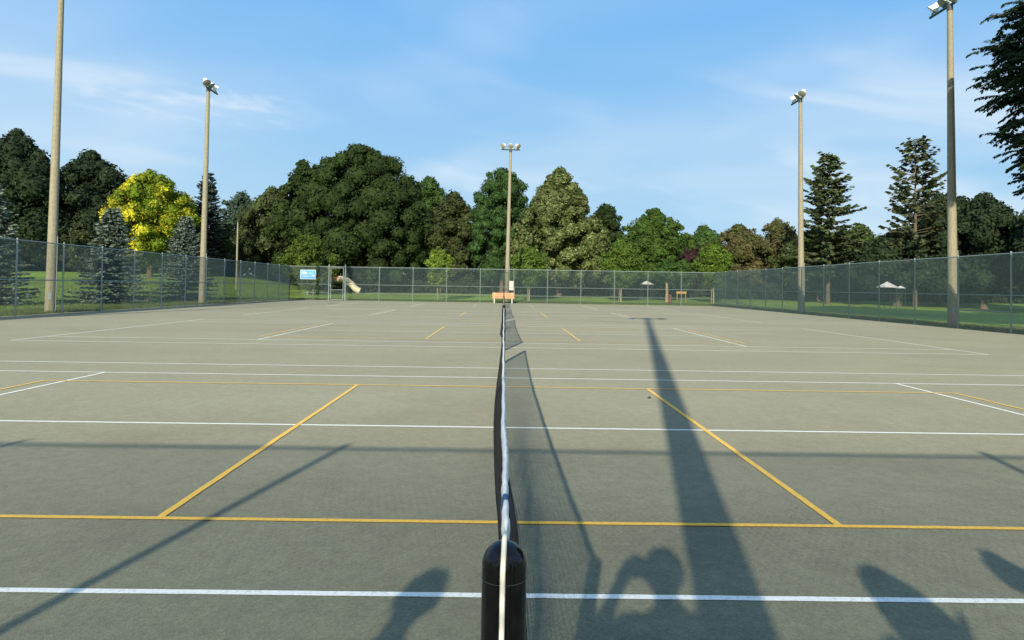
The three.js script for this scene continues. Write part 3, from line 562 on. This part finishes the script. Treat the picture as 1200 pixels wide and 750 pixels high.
conifer('blue_spruce', 'blue spruce nearest the leftmost light pole, standing apart from the yellow tree', -28.3, -40, 6.9, 1.9, { ...blueC, seed: 201 });
conifer('blue_spruce', 'blue spruce at the left foot of the yellow tree', -24.9, -46, 6.1, 2.1, { ...blueC, seed: 202 });
conifer('blue_spruce', 'blue spruce in front of the green side of the yellow tree', -24.7, -56, 6.5, 2.0, { ...blueC, seed: 203 });
conifer('slim_spruce', 'slim dark spruce rising behind the second light pole', -35.0, -85, 12.2, 2.6, { col: [0.030, 0.045, 0.040], col2: [0.055, 0.075, 0.065], gap: 0.5, count: 10, y0: 1.0, droop: 0.05, twig: 0.55, wid: 0.55, seed: 204, ragged: 0.35 });
conifer('tall_spruce', 'tall conifer with a rounded bushy top and level tiers', 35.2, -78, 16.4, 4.0, { col: [0.040, 0.062, 0.028], col2: [0.085, 0.110, 0.045], gap: 0.80, count: 9, y0: 3.2, droop: 0.08, twig: 0.72, tuft: 0.2, round: 0.62, ragged: 0.3, seed: 205, bare: 0.10, tip: 0.16, wid: 0.6, tr: 0.26 });
conifer('ragged_pine', 'tall ragged conifer with a bare trunk and gappy branches', 41.3, -72, 16.8, 3.8, { col: [0.042, 0.058, 0.028], col2: [0.085, 0.100, 0.045], gap: 0.95, count: 8, y0: 4.6, droop: -0.02, twig: 0.72, tuft: 0.34, round: 0.55, ragged: 0.4, seed: 206, bare: 0.18, tip: 0.24, wid: 0.62, tr: 0.24 });
// far wood that closes the view, and the shade plants below the crowns
{
  const rng = RNG(301), b = new Buf(true);
  const list = [];
  for (let x = -150; x < 170; x += 6.5) list.push([x + rng() * 3, 140 + rng() * 14, 5.0 + rng() * 2.6, 8.5 + 4.0 * rng()]);
  for (const [x, d, r, h] of list) for (let k = 0; k < 700; k++) {
    const a = rng() * 6.2832, t = rng(), q = r * Math.sqrt(Math.max(0.05, 1 - t * t)) * (0.85 + 0.3 * N3(a * 2 + x, t * 4, d)), px = x + Math.cos(a) * q, pz = -d + Math.sin(a) * q, py = ground(x, d) + t * h;
    const u = 0.55 * (0.6 + 0.8 * rng()), w = rng() * 6.28, v = 0.7 + 0.6 * rng(), c = Math.cos(w), s = Math.sin(w);
    let nx = Math.cos(a) + (rng() - 0.5), ny = 0.5 + rng() - 0.5, nz = Math.sin(a) + rng() - 0.5; const l = Math.hypot(nx, ny, nz);
    b.rhomb(px, py, pz, c * u, s * u, 0.3 * u, -s * u * 0.7, c * u * 0.7, -0.3 * u, nx / l, ny / l, nz / l, 0.034 * v, 0.055 * v, 0.026 * v);
  }
  const m = part('far_wood', b.geo(), leafMat, scene, 'stuff'); m.userData.label = 'low dark wood far beyond all other trees'; m.userData.category = 'wood';
  const u = new Buf(true), r2 = RNG(302);
  for (let k = 0; k < 60000; k++) {
    const x = -80 + 150 * r2(), dd = 92 + 12 * r2() + (x > 25 ? -6 : 0), hh = (1.1 + 1.1 * Math.max(0, 0.5 + fbm(x * 0.13, 5, dd * 0.1, 3))) * Math.pow(r2(), 0.7), y = ground(x, dd) + hh;
    if (fbm(x * 0.09, 3, dd * 0.09, 2) < -0.16) continue;
    const s = 0.18 + 0.16 * r2(), w = r2() * 6.28, v = 0.6 + 0.7 * r2(), c = Math.cos(w), q = Math.sin(w); let nx = r2() - 0.5, ny = r2(), nz = r2() * 0.8; const l = Math.hypot(nx, ny, nz);
    u.rhomb(x, y, -dd, c * s, q * s, 0.3 * s, -q * s * 0.7, c * s * 0.7, -0.3 * s, nx / l, ny / l, nz / l, 0.022 * v, 0.034 * v, 0.018 * v);
  }
  const n = part('undergrowth', u.geo(), leafMat, scene, 'stuff'); n.userData.label = 'dark undergrowth below the crowns beyond the far fence'; n.userData.category = 'undergrowth';
}
// the near tree that hangs over the right fence
{
  const rng = RNG(401), x0 = 25.2, d0 = 26.6, t = base('overhanging_tree', 'big dark tree with drooping feathery sprays hanging over the fence and shaded pole', 'tree', x0, 0, -d0);
  const wood = [bar(V(0, -0.3, 0), V(0, 0.8, 0), 0.6, 0.42, 12, true), bar(V(0, 0.8, 0), V(0.2, 7, 0), 0.42, 0.30, 12, true), bar(V(0.2, 7, 0), V(0, 16.5, 0.2), 0.30, 0.06, 10, true)];
  const b = new Buf(true), tw = new Buf();
  const spray = (p, dir, len, v) => {
    const n = Math.max(4, Math.round(len / 0.075));
    let px = p.x, py = p.y, pz = p.z, dx = dir.x, dy = dir.y, dz = dir.z;
    for (let i = 0; i < n; i++) {
      const qx = px + dx * 0.075, qy = py + dy * 0.075, qz = pz + dz * 0.075;
      if (i % 3 === 0) tw.prism(px, py, pz, qx + dx * 0.15, qy + dy * 0.15, qz + dz * 0.15, 0.006);
      px = qx; py = qy; pz = qz; dy -= 0.075 * (0.35 + 0.3 * rng()); const m = Math.hypot(dx, dy, dz); dx /= m; dy /= m; dz /= m;
      for (const sd of [-1, 1]) {
        let ux = dx * 0.5 - dz * sd * 0.8 + (rng() - 0.5) * 0.5, uy = dy * 0.5 - 0.45 + (rng() - 0.5) * 0.5, uz = dz * 0.5 + dx * sd * 0.8 + (rng() - 0.5) * 0.5; let l = Math.hypot(ux, uy, uz); ux /= l; uy /= l; uz /= l;
        let nx = rng() - 0.5, ny = 0.55 + rng() * 0.4, nz = rng() - 0.5; const k = nx * ux + ny * uy + nz * uz; nx -= k * ux; ny -= k * uy; nz -= k * uz; l = Math.hypot(nx, ny, nz) || 1; nx /= l; ny /= l; nz /= l;
        const hl = 0.10 * (0.7 + 0.6 * rng()), c = v * (0.7 + 0.6 * rng()), yl = rng() < 0.15 ? 1.5 : 1;
        b.rhomb(px + ux * hl, py + uy * hl, pz + uz * hl, ux * hl, uy * hl, uz * hl, (ny * uz - nz * uy) * hl * 0.55, (nz * ux - nx * uz) * hl * 0.55, (nx * uy - ny * ux) * hl * 0.55, nx, ny, nz, 0.028 * c * yl, 0.052 * c * yl, 0.022 * c);
      }
    }
  };
  const C = V(0, 10.4, 0), rx = 6.3, ry = 6.6;
  for (let k = 0; k < 360; k++) {
    const cy = mix(-0.90, 1, (k + rng()) / 360), a = k * 2.39996 + rng() * 0.7, q = Math.sqrt(Math.max(0, 1 - cy * cy)) * (k % 4 === 3 ? 0.45 + 0.3 * rng() : 0.80 + 0.18 * rng());
    const ca = Math.cos(a), sa = Math.sin(a), p = V(ca * q * rx, C.y + cy * ry * (0.92 + 0.1 * rng()), sa * q * rx), cv = 0.75 + 0.5 * rng();
    const h0 = Math.max(3.6, p.y - 0.5 - q * 2.2), o = V(0.1, Math.min(15.5, h0), 0.05), mid = V(mix(o.x, p.x, 0.55), mix(o.y, p.y, 0.72), mix(o.z, p.z, 0.55));
    wood.push(bar(o, mid, 0.055, 0.03, 5, true), bar(mid, p, 0.03, 0.008, 4, true));
    for (let m = 0; m < 20; m++) {
      const da = a + (rng() - 0.5) * 3.6, st = rng(), p0 = V(mix(mid.x, p.x, 0.45 + 0.55 * st), mix(mid.y, p.y, 0.45 + 0.55 * st), mix(mid.z, p.z, 0.45 + 0.55 * st));
      spray(p0, V(Math.cos(da), 0.5 - 0.8 * rng(), Math.sin(da)).normalize(), 0.6 + 0.8 * rng(), cv);
    }
  }
  part('trunk', merge(wood), bark, t); part('twigs', tw.geo(), bark, t, 'stuff'); part('crown', b.geo(), leafMat, t, 'stuff');
}
// grass tufts along the edges of the courts
{
  const g = new THREE.BufferGeometry(), p = [], nrm = [], rng = RNG(501);
  for (let k = 0; k < 7; k++) { const a = k * 0.9, c = Math.cos(a), s = Math.sin(a), h = 0.7 + 0.5 * rng(), q = 0.35 * rng(), w = 0.10; p.push(c * 0.1 - s * w, 0, s * 0.1 + c * w, c * 0.1 + s * w, 0, s * 0.1 - c * w, c * (0.1 + q), h, s * (0.1 + q)); for (let m = 0; m < 3; m++) nrm.push(c * 0.6, 0.8, s * 0.6); }
  g.setAttribute('position', new THREE.Float32BufferAttribute(p, 3)); g.setAttribute('normal', new THREE.Float32BufferAttribute(nrm, 3));
  const zones = [[LX - 3, LX - 0.30, 24, FD + 1, 11000], [RX + 0.30, RX + 2.6, 22, FD + 1, 9000], [LX - 2, RX + 4, FD + 0.42, FD + 5, 12000], [LX - 20, LX - 3, 30, 80, 14000]];
  const n = zones.reduce((a, z) => a + z[4], 0), im = new THREE.InstancedMesh(g, new THREE.MeshStandardMaterial({ color: lin(0.62, 0.62, 0.62), roughness: 0.9 }), n);
  const m = new THREE.Matrix4(), q = new THREE.Quaternion(), up = V(0, 1, 0), c = new THREE.Color(); let i = 0;
  for (const [xa, xb, da, db, k] of zones) for (let j = 0; j < k; j++) {
    const x = mix(xa, xb, rng()), d = mix(da, db, rng()), s = 0.07 + 0.09 * rng();
    q.setFromAxisAngle(up, rng() * 6.28); m.compose(V(x, ground(x, d) - 0.01, -d), q, V(s * 0.8, s, s * 0.8)); im.setMatrixAt(i, m);
    const v = 0.7 + 0.6 * rng(); im.setColorAt(i, c.setRGB(0.17 * v + 0.05 * rng(), 0.27 * v, 0.06 * v)); i++;
  }
  im.name = 'grass'; im.userData = { kind: 'stuff', label: 'tufts of green grass along the court fences', category: 'grass' }; im.castShadow = im.receiveShadow = true; scene.add(im);
}

// ------------------------------------------------------------------ small things beyond the fences
const wallWhite = mat(0.72, 0.70, 0.64, { roughness: 0.8 });
function canopy(label, x, d, w, eave, top) {
  const o = base('white_canopy', label, 'canopy', x, ground(x, d), -d, 'small white canopies glimpsed through the fences');
  const g = new THREE.ConeGeometry(w * 0.78, top - eave, 4); g.rotateY(Math.PI / 4 + 0.3); g.translate(0, (eave + top) / 2, 0); part('roof', g, wallWhite, o);
  const q = w * 0.46; for (const [a, c] of [[-1, -1], [1, -1], [-1, 1], [1, 1]]) part('leg', bar(V(a * q, -0.1, c * q), V(a * q, eave + 0.04, c * q), 0.02, 0.02, 6), M.darkSteel, o);
}
canopy('small white peaked canopy beside the tan sunlit trunk', 15.5, 78.2, 1.1, 1.8, 2.2);
canopy('white peaked canopy at the foot of the ragged conifer', 35.3, 66, 1.25, 1.95, 2.5);
canopy('small white canopy to the right of the larger one near the ragged conifer', 36.8, 66.5, 0.6, 1.9, 2.15);
{ // tan trunk
  const x = 17.2, d = 76, t = base('bare_trunk', 'tan sunlit tree trunk showing behind the right part of the far fence', 'tree trunk', x, ground(x, d), -d);
  part('trunk', merge([bar(V(0, -0.3, 0), V(0.03, 1.2, 0), 0.19, 0.14, 12, true), bar(V(0.03, 1.2, 0), V(-0.05, 3.4, 0), 0.14, 0.12, 12, true)]), mat(0.30, 0.21, 0.11, { roughness: 0.9 }), t);
  part('crown', crownGeo(RNG(601), { y0: 2.2, y1: 4.6, rx: 1.7, prof: 'oval', lumps: 22, lr: 0.6, n: 4000, leaf: 0.26, ...G.green, core: 0.6 }), leafMat, t, 'stuff');
}
{ // wooden marker post below the sign, outside the fence
  const s = base('wooden_post', 'short tan wooden post standing in the grass below the blue sign', 'post', -17.9, ground(-17.9, 68), -68);
  part('post', merge([bar(V(0, -0.2, 0), V(0, 1.32, 0), 0.075, 0.07, 10), bar(V(0, 1.32, 0), V(0, 1.37, 0), 0.07, 0.03, 10)]), M.stake, s);
}
{ // white notice board behind the middle pole
  const x = 0.95, d = 79, s = base('notice_board', 'small white board on a tan post just right of the middle light pole', 'notice board', x, ground(x, d), -d);
  part('board', box(0.55, 1.0, 0.05, -0.1, 1.42, 0, 0.01), wallWhite, s); part('post', bar(V(0.2, -0.2, -0.05), V(0.2, 1.2, -0.05), 0.07, 0.06, 8), M.stake, s);
}
{ // play structure with slide
  const x = -19.6, d = 84, s = base('play_structure', 'playground tower with a cream slide seen through the far gate', 'playground', x, ground(x, d), -d);
  for (const [a, c] of [[-0.75, -0.6], [0.75, -0.6], [-0.75, 0.6], [0.75, 0.6]]) part('post', bar(V(a, -0.2, c), V(a, 2.4, c), 0.06, 0.06, 8), M.darkSteel, s);
  part('deck', box(1.6, 0.12, 1.3, 0, 1.3, 0, 0.01), M.darkSteel, s); part('side_panel', box(1.4, 0.7, 0.05, 0, 1.75, 0.63, 0.01), mat(0.30, 0.20, 0.14), s);
  const curve = new THREE.CatmullRomCurve3([V(0.6, 1.75, 0.5), V(1.2, 1.7, 0.5), V(1.9, 1.25, 0.5), V(2.5, 0.62, 0.5), V(3.0, 0.40, 0.5)]);
  part('slide', new THREE.TubeGeometry(curve, 24, 0.36, 12), mat(0.62, 0.54, 0.36, { roughness: 0.5 }), s);
  part('ladder', merge([bar(V(-1.35, 0, 0.3), V(-0.8, 1.3, 0.3), 0.03), bar(V(-1.35, 0, -0.3), V(-0.8, 1.3, -0.3), 0.03), ...[0.2, 0.45, 0.7, 0.95].map((f) => bar(V(-1.35 + 0.55 * f, 1.3 * f, -0.3), V(-1.35 + 0.55 * f, 1.3 * f, 0.3), 0.02))]), M.galv, s);
}
{ // white panel left of the gate
  const x = -21.0, d = 82, s = base('white_sign', 'small white sign on a post between the blue sign and the gate', 'sign', x, ground(x, d), -d);
  part('board', box(0.42, 0.62, 0.03, 0, 2.0, 0.04, 0.01), wallWhite, s); part('post', bar(V(0, -0.2, 0), V(0, 2.3, 0), 0.04, 0.035, 8), M.darkSteel, s);
}
{ // slender utility pole
  const x = -27.7, d = 75, s = base('utility_pole', 'slender pale pole standing against the grey-green tree', 'pole', x, ground(x, d), -d);
  part('shaft', bar(V(0, -0.3, 0), V(0, 7.0, 0), 0.11, 0.07, 10), poleMat, s); part('cap', bar(V(0, 7.0, 0), V(0, 7.25, 0), 0.11, 0.09, 10), M.darkSteel, s);
}
{ // curved street lamp among the right trees
  const x = 50.0, d = 92, s = base('street_lamp', 'white curved street lamp arm between the two tall conifers', 'street lamp', x, ground(x, d), -d);
  part('shaft', bar(V(0, -0.3, 0), V(0, 8.4, 0), 0.12, 0.07, 10), wallWhite, s);
  part('arm', new THREE.TubeGeometry(new THREE.CatmullRomCurve3([V(0, 8.4, 0), V(0.1, 9.1, 0), V(0.7, 9.6, 0), V(1.8, 9.95, 0)]), 16, 0.07, 8), wallWhite, s);
  part('lamp_head', box(0.7, 0.16, 0.28, 2.05, 9.97, 0, 0.05), M.lampWhite, s);
}
{ const x = 17.0, d = 73.5, s = base('fire_hydrant', 'red hydrant in the grass behind the far fence near the corner', 'hydrant', x, ground(x, d), -d), red = mat(0.16, 0.02, 0.018, { roughness: 0.5 });
  part('barrel', new THREE.LatheGeometry([[0, 0], [0.2, 0], [0.2, 0.06], [0.13, 0.08], [0.13, 0.62], [0.17, 0.64], [0.17, 0.70], [0.12, 0.82], [0.04, 0.88], [0, 0.92]].map(([a, b]) => new THREE.Vector2(a, b)), 14), red, s);
  for (const a of [-1, 1]) part('nozzle', bar(V(a * 0.1, 0.5, 0), V(a * 0.24, 0.5, 0), 0.065, 0.065, 8), red, s); }
{ const x = 19.0, d = 77, s = base('yellow_barrier', 'yellow rail barrier seen behind the far fence near the corner', 'barrier', x, ground(x, d), -d), ye = mat(0.40, 0.24, 0.03, { roughness: 0.6 });
  part('rail', box(1.1, 0.24, 0.06, 0, 1.0, 0, 0.02), ye, s); for (const a of [-0.45, 0.45]) part('leg', bar(V(a, -0.1, 0), V(a, 0.9, 0), 0.04, 0.04, 8), ye, s); }
// a few bits of litter and leaves on the asphalt
{
  const rng = RNG(701), lm = mat(0.40, 0.34, 0.22, { roughness: 0.9 }), sh = new THREE.Shape(); sh.moveTo(-0.05, 0); sh.quadraticCurveTo(0, 0.04, 0.06, 0); sh.quadraticCurveTo(0, -0.04, -0.05, 0);
  const g = new THREE.ExtrudeGeometry(sh, { depth: 0.004, bevelEnabled: false, curveSegments: 5 }); g.rotateX(-Math.PI / 2);
  const spots = [[18.6, 27.6], [18.7, 30.0], [18.4, 33.4], [18.8, 36.0], [18.5, 40.4], [18.7, 45.2], [-9.5, 64.6], [-12.6, 64.9], [3.2, 64.8], [8.6, 64.6]];
  for (const [x, d] of spots) { const m = part(numbered('fallen_leaf'), g, lm, scene); m.position.set(x, 0.002, -d); m.rotation.y = rng() * 6; m.userData = { label: 'dry pale fallen leaf on the asphalt near the fence', category: 'leaf', group: 'fallen leaves along the fence' }; }
  const pg = new THREE.IcosahedronGeometry(0.022, 1); pg.scale(1.2, 0.6, 1); const pb = part('pebble', pg, mat(0.03, 0.04, 0.03), scene); pb.position.set(1.98, 0.012, -9.75); pb.userData = { label: 'small dark pebble near the corner of a yellow line', category: 'pebble' };
}

// ------------------------------------------------------------------ people behind the camera, whose shadows reach the court
function limb(a, b, ra, rb) { return { a, b, ra, rb }; }
function bodyGeo(bones, lo, hi, res) {
  const size = Math.max(hi.x - lo.x, hi.y - lo.y, hi.z - lo.z), mc = new MarchingCubes(res, new THREE.MeshStandardMaterial(), false, false, 120000);
  mc.isolation = 0; const f = mc.field, c = V((lo.x + hi.x) / 2, (lo.y + hi.y) / 2, (lo.z + hi.z) / 2), half = size / 2, K = 0.035;
  for (let k = 0; k < res; k++) for (let j = 0; j < res; j++) for (let i = 0; i < res; i++) {
    const x = c.x + (i - res / 2) / (res / 2) * half, y = c.y + (j - res / 2) / (res / 2) * half, z = c.z + (k - res / 2) / (res / 2) * half;
    let d = 1;
    if (x > lo.x - 0.05 && x < hi.x + 0.05 && z > lo.z - 0.05 && z < hi.z + 0.05) for (const b of bones) {
      const bx = b.b.x - b.a.x, by = b.b.y - b.a.y, bz = b.b.z - b.a.z, px = x - b.a.x, py = y - b.a.y, pz = z - b.a.z;
      const t = Math.min(1, Math.max(0, (px * bx + py * by + pz * bz) / (bx * bx + by * by + bz * bz + 1e-9))), e = Math.hypot(px - bx * t, py - by * t, pz - bz * t) - mix(b.ra, b.rb, t);
      const h = Math.max(0, Math.min(1, 0.5 + 0.5 * (d - e) / K)); d = mix(d, e, h) - K * h * (1 - h);
    }
    f[k * res * res + j * res + i] = -d;
  }
  mc.update();
  const n = mc.count, g = new THREE.BufferGeometry(), p = new Float32Array(n * 3), nn = new Float32Array(n * 3);
  for (let i = 0; i < n; i++) { p[i * 3] = c.x + mc.positionArray[i * 3] * half; p[i * 3 + 1] = c.y + mc.positionArray[i * 3 + 1] * half; p[i * 3 + 2] = c.z + mc.positionArray[i * 3 + 2] * half; for (let q = 0; q < 3; q++) nn[i * 3 + q] = mc.normalArray[i * 3 + q]; }
  g.setAttribute('position', new THREE.BufferAttribute(p, 3)); g.setAttribute('normal', new THREE.BufferAttribute(nn, 3)); return g;
}
function person(label, x, z, H, shirt, trousers, hairC, armsAt, opt = {}) {
  const o = base('person', label, 'person', x, 0, z), k = H / 1.75, P = (a, b, c) => V(a * k, b * k, c * k);
  const B = [];
  for (const s of [-1, 1]) {
    B.push(limb(P(s * 0.10, 0.92, 0), P(s * 0.105, 0.50, -0.01), 0.085 * k, 0.06 * k), limb(P(s * 0.105, 0.50, -0.01), P(s * 0.11, 0.10, 0.02), 0.058 * k, 0.04 * k), limb(P(s * 0.11, 0.05, 0.05), P(s * 0.13, 0.04, -0.14), 0.045 * k, 0.035 * k));
    B.push(limb(P(0, 1.36, 0), P(s * 0.16, 1.40, 0), 0.09 * k, 0.065 * k));
  }
  B.push(limb(P(0, 0.95, 0), P(0, 1.14, 0), 0.135 * k, 0.125 * k), limb(P(0, 1.14, 0), P(0, 1.34, 0), 0.125 * k, 0.135 * k), limb(P(0, 1.40, 0), P(0, 1.54, -0.01), 0.062 * k, 0.055 * k));
  B.push(limb(P(0, 1.655, 0.0), P(0, 1.62, -0.02), 0.094 * k, 0.088 * k), limb(P(0, 1.58, -0.05), P(0, 1.56, -0.06), 0.055 * k, 0.045 * k), limb(P(0, 1.64, -0.10), P(0, 1.605, -0.118), 0.012 * k, 0.017 * k));
  for (const s of [-1, 1]) B.push(limb(P(s * 0.092, 1.65, 0), P(s * 0.095, 1.61, 0), 0.018 * k, 0.014 * k));
  const fingers = [];
  for (const [sh, el, wr, curl] of armsAt) {
    B.push(limb(sh, el, 0.052 * k, 0.042 * k), limb(el, wr, 0.041 * k, 0.028 * k));
    const dir = wr.clone().sub(el).normalize(), palm = wr.clone().addScaledVector(dir, 0.075);
    B.push(limb(wr, palm, 0.03 * k, 0.034 * k));
    const side = V(curl, 0, 0), up = side.clone().cross(dir).normalize();
    for (let q = 0; q < 4; q++) { const r = palm.clone().addScaledVector(up, (q - 1.5) * 0.018), m = r.clone().addScaledVector(dir, [0.035, 0.042, 0.04, 0.032][q]), e = m.clone().addScaledVector(dir, 0.012).addScaledVector(side, 0.028); fingers.push(bar(r, m, 0.0095, 0.009, 7), bar(m, e, 0.009, 0.007, 7)); }
    const t0 = wr.clone().addScaledVector(dir, 0.035).addScaledVector(up, 0.03), t1 = t0.clone().addScaledVector(up, 0.022).addScaledVector(dir, 0.025), t2 = t1.clone().addScaledVector(dir, 0.03).addScaledVector(side, 0.012); fingers.push(bar(t0, t1, 0.012, 0.010, 7), bar(t1, t2, 0.010, 0.008, 7));
  }
  const body = merge([bodyGeo(B, P(-0.62, -0.02, -0.62), P(0.62, 1.78, 0.34), 120), ...fingers]);
  const q = body.attributes.position, col = new Float32Array(q.count * 3);
  for (let i = 0; i < q.count; i++) { const y = q.getY(i) / k, ax = Math.abs(q.getX(i)) / k, zz = q.getZ(i) / k; const fore = zz < -0.20 && y > 0.9; const c = y > 1.475 && zz > -0.2 || fore ? [0.42, 0.26, 0.18] : y < 0.08 ? [0.04, 0.04, 0.045] : y < 0.93 && ax < 0.2 ? trousers : y < 0.86 && ax >= 0.2 ? [0.42, 0.26, 0.18] : shirt; col.set(c, i * 3); }
  body.setAttribute('color', new THREE.BufferAttribute(col, 3));
  const bm = part('body', body, new THREE.MeshStandardMaterial({ vertexColors: true, roughness: 0.85 }), o);
  const hg = new THREE.SphereGeometry(0.106 * k, 24, 16, 0, 6.2832, 0, 1.75); hg.scale(0.98, 1.08, 1.12); hg.rotateX(0.35); hg.translate(0, 1.665 * k, 0.012 * k);
  const hq = hg.attributes.position; for (let i = 0; i < hq.count; i++) { const s = 1 + 0.04 * N3(hq.getX(i) * 30, hq.getY(i) * 30, hq.getZ(i) * 30); hq.setXYZ(i, hq.getX(i) * s, 1.665 * k + (hq.getY(i) - 1.665 * k) * s, hq.getZ(i) * s); } hg.computeVertexNormals();
  const hairParts = [hg]; if (opt.bun) { const u = new THREE.SphereGeometry(0.055, 12, 10); u.translate(0, 1.78 * k, 0.06); hairParts.push(u); } if (opt.long) { const u = new THREE.SphereGeometry(0.15 * k, 20, 14); u.scale(1.05, 1.5, 0.8); u.translate(0.02, 1.54 * k, 0.075 * k); const w = u.attributes.position; for (let i = 0; i < w.count; i++) { const f = 1 + 0.10 * N3(w.getX(i) * 14, w.getY(i) * 5, w.getZ(i) * 14); w.setX(i, w.getX(i) * f); } u.computeVertexNormals(); hairParts.push(u, bar(P(0.16, 1.50, 0.10), P(0.25, 1.62, 0.12), 0.03, 0.006, 7)); }
  part('hair', merge(hairParts), mat(...hairC, { roughness: 0.7 }), o);
  for (const s of [-1, 1]) { const e = new THREE.SphereGeometry(0.011 * k, 10, 8); e.translate(s * 0.032 * k, 1.632 * k, -0.103 * k); part('eye', e, mat(0.05, 0.04, 0.03, { roughness: 0.2 }), o); }
  part('mouth', box(0.045 * k, 0.008 * k, 0.012 * k, 0, 1.565 * k, -0.108 * k, 0.003), mat(0.32, 0.12, 0.10), o);
  return o;
}
const down = (k, s) => [V(s * 0.19 * k, 1.38 * k, 0), V(s * 0.25 * k, 1.10 * k, 0.03), V(s * 0.25 * k, 0.86 * k, -0.06), -s];
person('person in a dark shirt holding a camera up before the net post', 0.05, 0.50, 1.74, [0.05, 0.06, 0.08], [0.05, 0.07, 0.12], [0.03, 0.02, 0.015], [[V(-0.19, 1.38, -0.02), V(-0.27, 1.27, -0.26), V(-0.13, 1.44, -0.44), 1], [V(0.19, 1.38, -0.02), V(0.22, 1.20, -0.24), V(0.035, 1.43, -0.45), -1]]);
person('person standing to the left of the photographer with arms hanging', -1.18, 0.78, 1.72, [0.30, 0.28, 0.25], [0.06, 0.06, 0.07], [0.05, 0.03, 0.02], [down(0.98, -1), down(0.98, 1)]);
person('person with long loose hair standing to the right of the photographer', 1.13, 0.64, 1.71, [0.20, 0.05, 0.06], [0.05, 0.08, 0.14], [0.04, 0.02, 0.01], [down(0.97, -1), down(0.97, 1)], { long: true });
person('person with a hair bun standing farthest right behind the court', 1.92, 0.40, 1.68, [0.08, 0.16, 0.22], [0.10, 0.09, 0.08], [0.05, 0.03, 0.02], [down(0.96, -1), down(0.96, 1)], { bun: true });
{ // the camera in the photographer's hands, just behind the viewpoint
  const c = base('camera', 'black camera held up in both hands of the photographer', 'camera', -0.008, 1.44, 0.065), bk = mat(0.02, 0.02, 0.02, { roughness: 0.5 });
  part('camera_body', merge([box(0.13, 0.08, 0.04, 0, 0.04, 0, 0.008), box(0.05, 0.03, 0.04, 0, 0.092, 0, 0.008)]), bk, c);
}

renderer.render(scene, camera);
